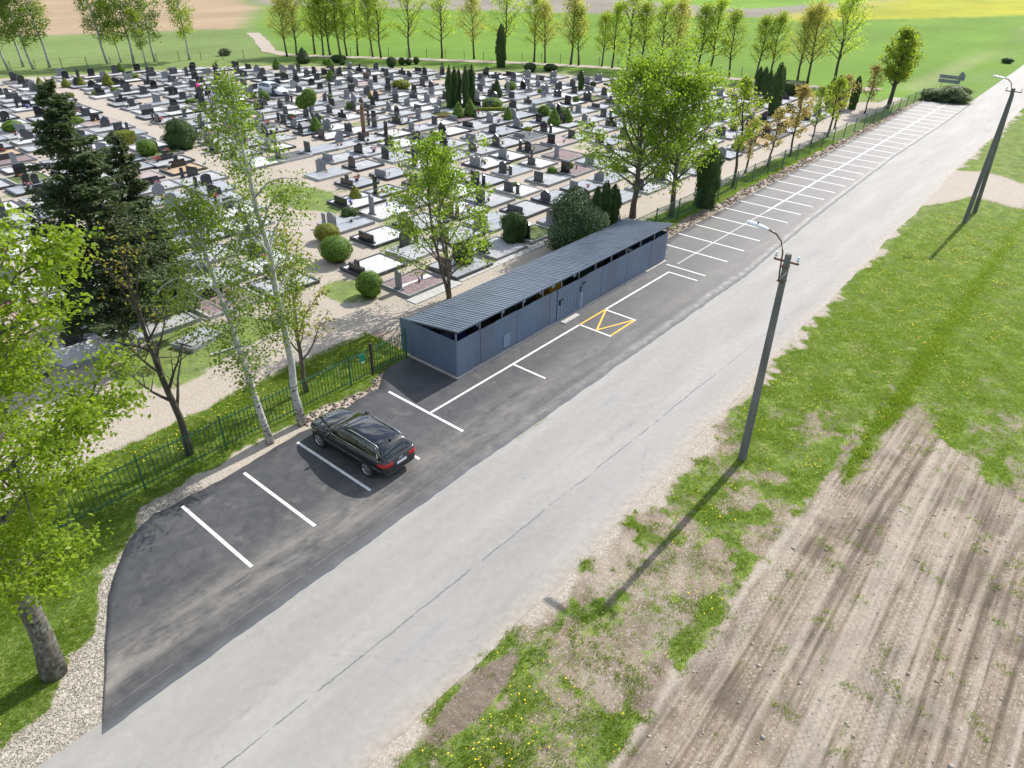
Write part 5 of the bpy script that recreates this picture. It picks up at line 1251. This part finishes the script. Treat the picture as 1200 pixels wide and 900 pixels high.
# young trees along the mesh fence, copper and yellow green
fv = []
for sd, H, kw in ((51, 7.2, dict(per=7, size=.10)), (52, 6.0, dict(per=7, size=.09)), (53, 6.6, dict(per=8, size=.10)), (54, 5.2, dict(per=6, size=.09))):
    s_ = Skel(sd, H, .10, .28, oval, H*.27, 15, (35, 68), 5, 2, tk=6)
    fv.append((H, s_, kw))
fmesh = {}
def fence_tree(i, kind, base, H, label, rz):
    h, s_, kw = fv[i]
    if (i, 't') not in fmesh: fmesh[(i, 't')] = s_.trunk(M['bark_dark'])
    if (i, kind) not in fmesh: fmesh[(i, kind)] = s_.crown(LF[kind], spread=.17, up=.5, **kw)
    return tree('young_tree', label, base, (fmesh[(i, 't')], fmesh[(i, kind)]), None, None, 'tree', 'young trees along the mesh fence', rz, H/h)
FT = [(57.1, 23.5, 8.6, 0, 'ygreen', 'tallest yellow-green young tree by the mesh fence, beside the dark thuja'), (62.0, 24.6, 4.6, 3, 'orange', 'short copper-leaved tree, second along the mesh fence from the shelter'), (65.1, 23.9, 5.2, 1, 'orange', 'slender copper-leaved tree, third along the mesh fence from the shelter'),
      (70.5, 23.9, 6.4, 2, 'orange', 'copper young tree, fourth along the mesh fence from the shelter'), (76.9, 24.2, 5.6, 0, 'ygreen', 'yellow-green young tree, fifth along the mesh fence from the shelter'), (81.6, 24.2, 5.8, 3, 'ygreen', 'yellow-green young tree, sixth along the mesh fence from the shelter'),
      (86.2, 25.0, 5.6, 1, 'orange', 'copper young tree, seventh along the mesh fence from the shelter'), (97.5, 25.2, 5.4, 2, 'orange', 'copper young tree just left of the two round trees at the fence end')]
for k, (x, y, H, i, kind, lab) in enumerate(FT): fence_tree(i, kind, (x, y), H, lab, k*1.7)
sk = Skel(61, 8.6, .20, .30, roundp, 2.6, 22, (30, 66), 6, 3, tk=7)
tm, cm_ = sk.trunk(M['bark_dark']), sk.crown(LF['ygreen'], per=8, spread=.24, size=.14, up=.5)
tree('round_tree', 'left of two round yellow-green trees by the end of the mesh fence', (102.9, 24.0), (tm, cm_), None, None, group='round trees at the fence end')
tree('round_tree', 'right of two round yellow-green trees by the end of the mesh fence', (105.6, 24.6), (tm, cm_), None, None, group='round trees at the fence end', rz=2.2, scale=.93)
# row of trees along the field track
bv = []
for sd, kind, wd in ((71, 'back', .25), (72, 'back', .22), (73, 'backt', .22), (74, 'back', .27), (75, 'ygreen', .20)):
    s_ = Skel(sd, 10, .17, .24, lambda u: max(.35, math.sin(math.pi*min(1, .25+.70*u))), 10*wd*1.5, 22, (32, 68), 7, 2, tk=6)
    bv.append((s_.trunk(M['bark_dark']), s_.crown(LF[kind], per=7, spread=.40, size=.11, up=.2)))
BR = [(337, 66, 0, 8.2, 2), (347, 65, 0, 8.8, 2), (369, 63, 0, 9.6, 0), (379, 65, 0, 8.6, 4), (387, 65, 0, 9.6, 0), (399, 65, 0, 9.2, 4), (407, 65, 0, 8.8, 1), (418, 65, 0, 9.0, 1), (437, 67, 0, 8.8, 4), (447, 68, 0, 9.3, 1), (480, 68, 0, 10.0, 3), (518, 68, 0, 9.6, 3), (556, 69, 0, 9.0, 2), (592, 70, 0, 9.8, 3),
      (627, 73, 0, 9.2, 1), (639, 74, 0, 8.4, 2), (668, 76, 0, 10.2, 2), (678, 77, 0, 8.0, 4), (705, 78, 0, 7.4, 4), (716, 80, 0, 8.6, 1), (737, 81, 0, 10.4, 1), (750, 82, 0, 9.0, 4), (774, 85, 0, 9.2, 0), (790, 85, 0, 9.6, 2), (816, 88, 0, 9.2, 4), (830, 88, 0, 9.8, 1), (854, 91, 0, 8.6, 4), (885, 92, 0, 8.0, 4), (902, 93, 0, 8.4, 4), (934.5, 97, 0, 9.4, 2), (946, 98, 0, 9.8, 2), (978, 98, 0, 11.2, 0)]
for k, (px0, py0, _, H, v) in enumerate(BR):
    tree('row_tree', f'{ORD[k+1]} tree from the left in the row along the field track', P(px0, py0), bv[v], None, None, group='trees in the row along the field track', rz=k*2.1, scale=H/9.5)
# leaning birches in the far left corner
bb = []
for sd in (81, 82, 83):
    s_ = Skel(sd, 12, .17, .32, lambda u: max(.25, math.sin(math.pi*min(1, .15+.8*u))), 2.7, 22, (35, 60), 6, 2, (-.03, .0), droop=.25, wig=.025, tk=6, limb_r=.32)
    bb.append((s_.trunk(M['birch']), s_.crown(LF['birch' if sd != 83 else 'ygreen'], per=9, spread=.33, size=.13, up=.35, flat=1.0, hang=.5)))
for k, (px0, py0, H, v) in enumerate(((11, 82, 11.5, 0), (28, 78, 11.5, 1), (40, 81, 11.0, 0), (59, 79, 12.5, 1), (127, 75, 12.0, 0), (142, 73, 9.0, 2), (157, 74, 12.5, 1), (171, 76, 8.0, 2), (182, 72, 11.5, 0), (222, 70, 11.5, 2))):
    o = tree('birch_tree', f'{ORD[k+1]} birch from the left in the row along the far cemetery edge', P(px0, py0), bb[v], None, None, group='birches along the far cemetery edge', rz=k*.37, scale=H/12)
    o.rotation_euler = (R(2), R(-4.5), o.rotation_euler.z*.3)

# spruces ------------------------------------------------------------------
def spruce(seed, H, R_, base, label, n_w=26, zb=.12):
    r = random.Random(seed); mb = MB(); mb.tube([(0, 0, -.15), (0, 0, H*.3), (0, 0, H*.7), (0, 0, H)], [.22, .17, .09, .01], 9); P_ = []; N_ = []; S_ = []
    for i in range(n_w):
        t = zb+(1-zb)*(i/n_w)**.95; L0 = R_*(1-t)**.8+.12
        for k in range(max(5, int(9-4*t))):
            a = r.uniform(0, 6.283); L = L0*r.uniform(.65, 1.15); z = H*t+r.uniform(-.15, .15); d = Vector((math.cos(a), math.sin(a), .12+.25*t-.2)); pts = [Vector((0, 0, z))]
            for q in range(1, 6): d.z += -.10 if q < 3 else .13; pts.append(pts[-1]+d.normalized()*L/5)
            mb.tube(pts, [.03*(1-q/5.5) for q in range(6)], 4, cap=False); sd_ = Vector((-math.sin(a), math.cos(a), 0))
            m_ = int(230*L/R_)+34
            for c in range(m_):
                g = r.uniform(.12, 1)**.8; q = min(g*5, 4.999); p0 = pts[int(q)].lerp(pts[int(q)+1], q-int(q)); w = (1-g)*.55*L+.14
                o = sd_*r.uniform(-w, w)+Vector((0, 0, -abs(r.gauss(0, .10))-.03)); P_.append(tuple(p0+o)); N_.append((r.gauss(0, .5), r.gauss(0, .5), 1)); S_.append(r.uniform(.09, .17))
    e = empty('spruce_tree', (*base, 0), label, 'tree'); mb.build('trunk', M['bark_dark'], e, fix=False)
    new('crown', leaf_mesh('crown', np.array(P_), np.array(N_), np.array(S_), LF['spruce'], .38), e); return e
spruce(91, 12.3, 4.1, (11.3, 33.8), 'tall dark green spruce standing left among the graves', 32, .18)
spruce(92, 9.2, 2.9, (14.6, 37.2), 'smaller dark spruce growing against the right side of the tall spruce', 20, .08)

# clipped cones, balls, columns and loose shrubs ------------------------------
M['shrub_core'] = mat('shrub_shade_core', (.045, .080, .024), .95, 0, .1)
def shrub_mesh(kind, lm, seed, n, size, aspect=.5):
    r = np.random.default_rng(seed); z = r.random(n); a = r.random(n)*2*np.pi
    if kind == 'cone': rad = lambda t: .5*np.clip(np.sin(np.pi*np.clip((t+.22)/1.22, 0, 1))**.8*1.08*(t < .30)+np.where(t < .30, 0, (1-t)**.78*1.28), .02, 1); aspect_z = 1.0
    elif kind == 'ball': rad = lambda t: .5*np.sqrt(np.clip(1-(2*t-1)**2, 0, 1))
    elif kind == 'column': rad = lambda t: .5*np.clip(np.minimum(1, (1-t)*4.5)**.6*(.82+.18*np.sin(np.pi*t)), .03, 1)
    elif kind == 'box': rad = lambda t: .5*np.ones_like(t)
    else: rad = lambda t: .5*np.sqrt(np.clip(1-(1.75*t-.75)**2, 0.02, 1))
    lump = lambda a, t, s: 1+(.13 if kind in ('cone', 'ball', 'box') else .42)*(vnoise(a*2.2+s, t*5+s, 5+seed)-.5)*2
    nn, nt = 12, 9
    if kind == 'box':
        f = r.integers(0, 5, n); uv = r.random((n, 2))-.5; pts = np.zeros((n, 3)); nrm = np.zeros((n, 3))
        for k, (ax, sg) in enumerate(((0, 1), (0, -1), (1, 1), (1, -1), (2, 1))):
            i_ = f == k; o_ = [q for q in (0, 1, 2) if q != ax]; pts[i_, ax] = sg*.5; pts[i_, o_[0]] = uv[i_, 0]; pts[i_, o_[1]] = uv[i_, 1]; nrm[i_, ax] = sg
        pts[:, 2] += .5; pts += r.normal(size=pts.shape)*.012
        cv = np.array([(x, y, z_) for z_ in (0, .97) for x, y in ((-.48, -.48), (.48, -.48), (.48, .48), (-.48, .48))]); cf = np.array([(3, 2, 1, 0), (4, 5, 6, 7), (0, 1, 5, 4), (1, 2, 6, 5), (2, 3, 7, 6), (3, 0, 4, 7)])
    else:
        w = rad(z); keep = r.random(n) < (w/.5+.15); z, a, w = z[keep], a[keep], w[keep]; depth = 1.03-np.abs(r.normal(size=len(z)))*(.06 if kind in ('cone', 'ball') else .18)
        q = w*lump(a, z, 0)*depth; pts = np.stack([q*np.cos(a), q*np.sin(a), z], -1); e = .02; sl = (rad(np.clip(z+e, 0, 1))-rad(np.clip(z-e, 0, 1)))/(2*e)
        nrm = np.stack([np.cos(a), np.sin(a), -sl], -1)+r.normal(size=(len(z), 3))*(.35 if kind in ('cone', 'ball') else .7)
        if kind == 'column': nrm[:, 2] *= .3
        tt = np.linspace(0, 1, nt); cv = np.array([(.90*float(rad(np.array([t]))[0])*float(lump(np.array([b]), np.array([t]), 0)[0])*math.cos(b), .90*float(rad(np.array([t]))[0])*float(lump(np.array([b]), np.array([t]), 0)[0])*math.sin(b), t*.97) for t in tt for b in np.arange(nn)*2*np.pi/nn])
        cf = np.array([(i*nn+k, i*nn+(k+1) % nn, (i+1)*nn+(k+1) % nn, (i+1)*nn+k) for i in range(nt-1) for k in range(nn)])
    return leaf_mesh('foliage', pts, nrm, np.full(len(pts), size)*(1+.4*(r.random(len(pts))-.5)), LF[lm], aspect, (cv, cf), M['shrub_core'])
SM = {}
def shrub(name, kind, lm, base, w, h, label, cat='shrub', group=None, rz=None, n=1500, size=.045, wy=None):
    if name == 'skip': return
    key = (kind, lm, n)
    if key not in SM: SM[key] = shrub_mesh(kind, lm, 100+len(SM), n, size)
    return tag(new(name, SM[key], None, (*base, -.03), random.uniform(0, 6) if rz is None else rz, (w, wy or w, h)), label, cat, group)
def pxsize(px_x, px_y, w_px, top_py):
    x, y = P(px_x, px_y); d = pix(x, y)[2]; return (x, y), w_px*d/FOC, max(.35, height_at(x, y, px_y, top_py)-.0)
GC = 'clipped cone shrubs among the graves'; GB = 'round shrubs among the graves'; GT = 'columnar thujas in the cemetery'
SH = [ # pixel base x, y, width, top y, kind, leaf, label
 (213, 173, 35, 139, 'ovoid', 'thuja', 'big dark green ovoid thuja beside the sandy path crossing'), (174, 183, 22, 163, 'ball', 'cone', 'round green bush left of the big ovoid thuja'), (149, 168, 16, 154, 'box', 'gold', 'box-cut hedge bush with golden top left of the path'),
 (137, 165, 18, 153, 'loose', 'thuja', 'low dark bush just left of the box-cut golden bush'), (77, 139, 24, 124, 'ball', 'thuja', 'rounded dark bush right of the tall spruce top'), (53, 125, 19, 110, 'ball', 'thuja', 'rounded dark bush behind the tall spruce tip'), (88, 146, 20, 138, 'ball', 'cone', 'low long green bush under the rounded dark bush'),
 (17, 155, 22, 141, 'ball', 'cone', 'round green bush at the far left edge'), (50, 108, 12, 90, 'cone', 'gold', 'golden cone shrub right above the spruce tip'), (78, 102, 11, 91, 'cone', 'gold', 'small golden cone, second of four at the left back'), (96, 101, 10, 89, 'cone', 'gold', 'small golden cone, third of four at the left back'), (128, 101, 14, 85, 'cone', 'gold', 'largest golden cone of four at the left back'),
 (142, 84, 9, 73, 'cone', 'cone', 'dark green cone under the far birches'), (84, 115, 7, 108, 'ball', 'gold', 'tiny yellow-green ball bush left of the black monuments'), (113, 112, 9, 106, 'ball', 'gold', 'small golden ball bush near the left back cones'), (135, 108, 9, 102, 'ball', 'cone', 'small green ball right of the largest golden cone'), (156, 92, 13, 86, 'ball', 'cone', 'low green cushion bush under the far birches'),
 (228, 121, 14, 116, 'box', 'cone', 'low trimmed hedge beside the tall black monument'), (325, 81, 11, 67, 'cone', 'cone', 'green cone left of the dark spruce bush at the back'), (356, 74, 16, 55, 'cone', 'spruce', 'dark spruce-like bush at the back fence of the cemetery'), (382, 76, 7, 69, 'ball', 'cone', 'small ball bush right of the dark spruce-like bush'), (387, 79, 9, 68, 'cone', 'cone', 'small cone beside the hedge at the back'), (397, 73, 17, 65, 'ball', 'thuja', 'wide low dark hedge bush at the back of the cemetery'),
 (401, 76, 7, 65, 'cone', 'thuja', 'thin dark cone in front of the low hedge bush'), (388, 95, 11, 81, 'cone', 'cone', 'green cone in the middle left of the cemetery'), (371, 155, 15, 135, 'cone', 'cone', 'large bright clipped cone left of the wooden memorial'), (342, 141, 10, 133, 'ball', 'cone', 'small round bush left of the large bright cone'), (412, 128, 12, 119, 'ball', 'cone', 'oval green ball bush beside the wooden memorial'), (387, 116, 6, 110, 'ball', 'cone', 'tiny green ball below the middle cone'), (434, 116, 6, 107, 'cone', 'gold', 'tiny golden cone behind the wooden memorial'), (376, 141, 6, 135, 'ball', 'gold', 'tiny yellow-green ball behind the large bright cone'),
 (459, 79, 11, 66, 'ball', 'thuja', 'first of four dark round bushes at the back hedge'), (471, 76, 8, 67, 'ball', 'thuja', 'second of four dark round bushes at the back hedge'), (479, 76, 8, 68, 'ball', 'thuja', 'third of four dark round bushes at the back hedge'), (488, 75, 7, 66, 'ball', 'thuja', 'fourth of four dark round bushes at the back hedge'), (470, 105, 21, 93, 'ball', 'gold', 'spreading golden shrub in the centre of the cemetery'),
 (527, 128, 8, 77, 'column', 'thuja', 'leftmost tall thuja column of the central five'), (533, 127, 8, 78, 'column', 'thuja', 'second tall thuja column of the central five'), (538, 124, 7, 80, 'column', 'thuja', 'third and lower thuja column of the central five'), (546, 127, 8, 77, 'column', 'thuja', 'fourth tall thuja column of the central five'), (553, 124, 8, 76, 'column', 'thuja', 'rightmost tall thuja column of the central five'),
 (537, 139, 14, 119, 'cone', 'cone', 'left clipped cone before the central thuja columns'), (551, 137, 15, 115, 'cone', 'cone', 'right clipped cone before the central thuja columns'), (582, 114, 13, 92, 'cone', 'thuja', 'dark green cone right of the central thuja columns'), (598, 106, 14, 95, 'ball', 'cone', 'round green bush right of the dark green cone'), (577, 127, 24, 118, 'ball', 'cone', 'low mounded hedge right of the central cones'), (595, 142, 11, 124, 'cone', 'cone', 'clipped cone just right of the low mounded hedge'),
 (587, 79, 11, 28, 'column', 'thuja', 'single tall dark thuja column at the back tree row'), (621, 84, 14, 73, 'ball', 'thuja', 'round dark bush under the back tree row'), (645, 83, 16, 77, 'ball', 'thuja', 'low dark hedge bush under the back tree row'), (680, 107, 7, 82, 'column', 'thuja', 'small lone thuja column in the right part of the cemetery'), (675, 120, 8, 112, 'ball', 'cone', 'small green ball before the lone thuja column'), (649, 148, 15, 126, 'cone', 'cone', 'left of two bright clipped cones right of centre'), (664, 144, 15, 126, 'cone', 'cone', 'right of two bright clipped cones right of centre'),
 (638, 137, 15, 123, 'loose', 'cone', 'loose green bush behind the left bright cone'), (656, 134, 14, 124, 'loose', 'grey', 'grey-green loose bush behind the right bright cone'), (695, 102, 7, 95, 'ball', 'thuja', 'small dark ball right of the lone thuja column'), (434, 347, 29, 318, 'ball', 'cone', 'large clipped ball bush before the purple gravel grave'), (384, 282, 27, 262, 'ball', 'gold', 'yellow-green round shrub by the path, upper of two'), (395, 306, 36, 277, 'ball', 'cone', 'green round shrub by the path, lower of two'),
 (602, 283, 32, 248, 'loose', 'thuja', 'dark loose thuja bush behind the shelter roof'), (543, 310, 26, 282, 'loose', 'thuja', 'dark bush behind the many-stemmed maple'), (672, 294, 62, 219, 'loose', 'juniper', 'broad grey-green juniper behind the shelter'), (697, 274, 13, 218, 'column', 'thuja', 'left dark thuja column right of the juniper'), (707, 270, 14, 211, 'column', 'thuja', 'middle dark thuja column right of the juniper'), (717, 266, 15, 216, 'column', 'thuja', 'right dark thuja column behind the shelter end'),
 (825, 242, 25, 170, 'column', 'thuja', 'wide dark thuja column at the mesh fence'), (886, 112, 8, 78, 'column', 'thuja', 'first of five dark thujas near the right back corner'), (892, 113, 8, 78, 'column', 'thuja', 'second of five dark thujas near the right back corner'), (897, 121, 8, 82, 'column', 'thuja', 'third of five dark thujas near the right back corner'), (904, 137, 12, 73, 'column', 'thuja', 'fourth and tallest of five dark thujas near the right back corner'), (909, 132, 8, 78, 'column', 'thuja', 'fifth of five dark thujas near the right back corner'),
 (926, 110, 28, 96, 'box', 'thuja', 'dark trimmed hedge block right of the five thujas'), (971, 124, 10, 91, 'column', 'thuja', 'first dark thuja beyond the fence trees'), (978, 124, 10, 88, 'column', 'thuja', 'second dark thuja beyond the fence trees'), (986, 126, 10, 88, 'column', 'thuja', 'third dark thuja beyond the fence trees'), (998, 128, 10, 89, 'column', 'thuja', 'fourth dark thuja beyond the fence trees'), (1115, 119, 36, 101, 'loose', 'grey', 'grey-green bush below the road sign at the car park end'), (1092, 117, 26, 105, 'loose', 'grey', 'low brownish bush left of the bush below the road sign'),
 (264, 65, 13, 56, 'loose', 'grey', 'small green bush at the far fence above the tall birch'), (633, 110, 6, 104, 'ball', 'cone', 'tiny green ball in the right back graves'), (310, 118, 12, 106, 'ball', 'cone', 'round green bush before the parked silver car'), (333, 93, 9, 83, 'ball', 'grey', 'brownish round bush behind the parked silver car'), (1180, 74, 12, 69, 'loose', 'thuja', 'small dark bush in the far field verge beside the road'),
 (605, 219, 10, 213, 'ball', 'cone', 'small round bush beside a grey grave behind the shelter'), (647, 204, 12, 195, 'ball', 'cone', 'left of two small round bushes near the broad maple'), (666, 198, 12, 189, 'ball', 'cone', 'right of two small round bushes near the broad maple'), (417, 233, 15, 217, 'cone', 'gold', 'small golden cone on a dark grave near the path'), (410, 254, 22, 245, 'loose', 'thuja', 'low dark shrub on a grave near the path'), (619, 154, 10, 148, 'ball', 'gold', 'tiny golden ball right of the clipped cones')]
for (bx, by, w, ty, kind, lm, lab) in SH:
    base, W, H = pxsize(bx, by, w, ty); big = w > 24
    g = GC if kind == 'cone' else GT if kind == 'column' else GB
    nm = {'cone': 'cone_shrub', 'ball': 'round_shrub', 'column': 'columnar_thuja', 'box': 'trimmed_hedge', 'ovoid': 'ovoid_thuja', 'loose': 'loose_shrub'}[kind]
    if kind in ('ball', 'ovoid', 'loose'): H = max(H, W*.5)
    shrub(nm, kind, lm, base, W, H, lab, 'shrub', g, n=5200 if big else 1500, size=.028 if big else .05, rz=R(20) if kind == 'box' else None)
# low yellow hedge and orange ground cover by the central thujas
hx, hy = P(575, 131); shrub('trimmed_hedge', 'box', 'gold', (hx, hy), 4.2, .5, 'low yellow-green box hedge right of the central cones', 'hedge', None, rz=R(-40), wy=.6)
hx, hy = P(517, 135); shrub('ground_cover', 'ball', 'orange', (hx, hy), 2.6, .3, 'low orange ground cover left of the central cones', 'plant', None)
# twin standard tree with ball crowns
e = empty('standard_tree', (*P(357, 138), 0), 'double ball crowned standard tree left of the middle cone', 'tree')
MB().tube([(0, 0, 0), (.05, 0, 1.2)], .06, 6).build('trunk', M['bark_dark'], e); MB().tube([(.6, -.4, 0), (.6, -.4, 1.4)], .06, 6).build('trunk', M['bark_dark'], e)
for q, w, h in (((0, 0, .95), 1.5, 1.5), ((.65, -.4, 1.2), 1.6, 1.9)):
    o = new('crown', shrub_mesh('ball', 'cone', 333, 1500, .05), e, q, 0, (w, w, h))
# ------------------------------------------------------------------ grass, flowers, stones
M['blade'] = leafmat('grass_blades', (.125, .215, .022), (.21, .32, .038), .55, (.33, .35, .09)); M['dandelion'] = mat('dandelion_yellow', (.78, .58, .01), .7)
M['stone'] = noisy('pale_stones', (.28, .25, .205), (.50, .455, .385), 2.5, .9); M['clod'] = noisy('soil_clods', (.12, .095, .075), (.27, .225, .18), 3, .95)
def sample(attr_w, hfun, box, n, fn):
    x = rng.uniform(box[0], box[1], n); y = rng.uniform(box[2], box[3], n); z = hfun(x, y); w = attr_w(x, y, z)
    k = rng.random(n) < fn(x, y, w); return x[k], y[k], z[k]
def blades(name, x, y, z, h, label, per=5, spread=.05, wid=.011):
    n = len(x); X = np.repeat(x, per)+rng.normal(size=n*per)*spread; Y = np.repeat(y, per)+rng.normal(size=n*per)*spread; Z = np.repeat(z, per)-.01
    H = np.repeat(h, per)*rng.uniform(.5, 1.25, n*per); a = rng.uniform(0, 2*np.pi, n*per); le = rng.normal(size=(n*per, 2))*.55*H[:, None]
    dx, dy = np.cos(a)*wid, np.sin(a)*wid
    V = np.stack([np.stack([X-dx, Y-dy, Z], -1), np.stack([X+dx, Y+dy, Z], -1), np.stack([X+le[:, 0], Y+le[:, 1], Z+H], -1)], 1).reshape(-1, 3)
    me = quadmesh(name, V, np.arange(len(V)).reshape(-1, 3)); me.materials.append(M['blade'])
    return tag(new(name, me), label, 'grass', kind='stuff')
def gw(x, y, w): return np.clip(np.maximum(.35*ss(.64, .74, fbm(x*1.7, y*1.7, 206, 3))*(y < 8.2), w[..., 0]*1.25-.22+(fbm(x*2.3, y*2.3, 202, 3)-.5)*1.5*(w[..., 0] > .15)), 0, 1)*np.clip(1.25-x/56, .0, 1)
x, y, z = sample(verge_w, verge_h, (3, 70, -5, 9.5), 330000, gw)
blades('verge_grass', x, y, z, .045+.06*vnoise(x*1.2, y*1.2, 203)+.12*np.exp(-((y-3.55)/.4)**2)*(x > 24), 'rough green grass growing on the verge right of the road')
x, y, z = sample(road_side_w, road_side_h, (-4, 24, 14.5, 26.3), 110000, lambda x, y, w: np.clip(w[..., 0]*1.3-.2, 0, 1)*.8)
k = ~inside(x, y, LOTPOLY); blades('roadside_grass', x[k], y[k], z[k], .05+.07*vnoise(x[k]*1.2, y[k]*1.2, 204), 'short green grass around the maple and along the picket fence')
x, y, z = sample(road_side_w, road_side_h, (39, 80, 22.3, 25.5), 30000, lambda x, y, w: np.clip(w[..., 0]*1.2-.2, 0, 1)*.6)
blades('fence_grass', x, y, z, np.full(len(x), .10), 'green grass along the foot of the mesh fence', per=4, spread=.08, wid=.016)
def flowers(name, x, y, z, label):
    n = len(x); k = 6; a = np.arange(k)*2*np.pi/k; r = rng.uniform(.013, .027, n)*(1+np.clip(x, 0, 50)/120); t = rng.normal(size=(n, 2))*.35
    cx = np.cos(a)[None, :]*r[:, None]; cy = np.sin(a)[None, :]*r[:, None]
    V = np.stack([x[:, None]+cx, y[:, None]+cy, z[:, None]+.075+t[:, :1]*cx+t[:, 1:]*cy], -1); C = np.stack([x, y, z+.10], -1)[:, None, :]
    V = np.concatenate([V, C], 1).reshape(-1, 3); b = np.arange(n)[:, None, None]*(k+1); f = np.stack([np.stack([np.full(1, i), np.full(1, (i+1) % k), np.full(1, k)], -1)[0] for i in range(k)])[None]+b
    me = quadmesh(name, V, f.reshape(-1, 3)); me.materials.append(M['dandelion']); return tag(new(name, me), label, 'flowers', kind='stuff')
x, y, z = sample(verge_w, verge_h, (4, 62, 1, 8.6), 32000, lambda x, y, w: np.clip(w[..., 0]-.3, 0, 1)*((.15+ss(.45, .7, fbm(x*.6, y*.8, 205, 3)))*.20+.5*np.exp(-((x-7.6)/2.4)**2-((y-6.2)/1.2)**2)))
flowers('dandelions', x, y, z, 'yellow dandelions dotted through the verge grass right of the road')
x, y, z = sample(road_side_w, road_side_h, (-2, 20, 16, 26), 9000, lambda x, y, w: np.clip(w[..., 0]-.4, 0, 1)*(.06+.5*ss(22.8, 23.4, y)*ss(6, 8, x))*.5)
k = ~inside(x, y, LOTPOLY); flowers('fence_dandelions', x[k], y[k], z[k], 'yellow dandelions in the grass strip inside the picket fence')
def stones(name, x, y, z, s, m, label, cat='stones'):
    n = len(x); base = np.array([(1, 0, 0), (0, 1, 0), (-1, 0, 0), (0, -1, 0), (0, 0, .8), (0, 0, -.5)], float)
    V = base[None]*(s[:, None, None]*(.6+.8*rng.random((n, 6, 1)))); a = rng.uniform(0, 6.28, n); ca, sa = np.cos(a)[:, None], np.sin(a)[:, None]
    V = np.stack([V[..., 0]*ca-V[..., 1]*sa+x[:, None], V[..., 0]*sa+V[..., 1]*ca+y[:, None], V[..., 2]+z[:, None]+s[:, None]*.15], -1).reshape(-1, 3)
    f = np.array([(0, 1, 4), (1, 2, 4), (2, 3, 4), (3, 0, 4), (1, 0, 5), (2, 1, 5), (3, 2, 5), (0, 3, 5)])[None]+np.arange(n)[:, None, None]*6
    me = quadmesh(name, V, f.reshape(-1, 3)); me.materials.append(m); return tag(new(name, me), label, cat, kind='stuff')
x, y, z = sample(road_side_w, road_side_h, (-4, 9.5, 13.8, 22.6), 60000, lambda x, y, w: w[..., 2]*(1-w[..., 0])*.75)
k = ~inside(x, y, [(a-.05, b+.05) for a, b in LOTPOLY]) & (y > 14.5); stones('gravel', x[k], y[k], z[k], rng.uniform(.008, .03, k.sum()), M['stone'], 'pale crushed gravel around the left end of the car park')
x, y, z = sample(verge_w, verge_h, (8, 27, -5, 4), 9000, lambda x, y, w: (1-w[..., 0])*(.12+.8*ss(.5, .7, fbm(x*.35, y*.35, 207))*ss(24, 12, x)*ss(1, -1, y)))
stones('field_stones', x, y, z, rng.gamma(1.6, .011, len(x))+.008, M['stone'], 'small pale stones scattered over the bare rutted field')
x, y, z = sample(road_side_w, road_side_h, (39.5, 104, 21.6, 22.9), 2600, lambda x, y, w: (1-w[..., 0])*.8)
k = y > interp(x, LOT_N)+.1; stones('soil_clods', x[k], y[k], z[k], rng.uniform(.03, .12, k.sum()), M['clod'], 'rough soil clods between the far car park and the mesh fence', 'soil')
x, y, z = sample(road_side_w, road_side_h, (13, 18.5, 21.6, 22.7), 500, lambda x, y, w: (1-w[..., 0])*.9)
k = ~inside(x, y, LOTPOLY); stones('soil_heap', x[k], y[k], z[k], rng.uniform(.02, .09, k.sum()), M['clod'], 'dark soil clods by the picket fence between car and shelter', 'soil')
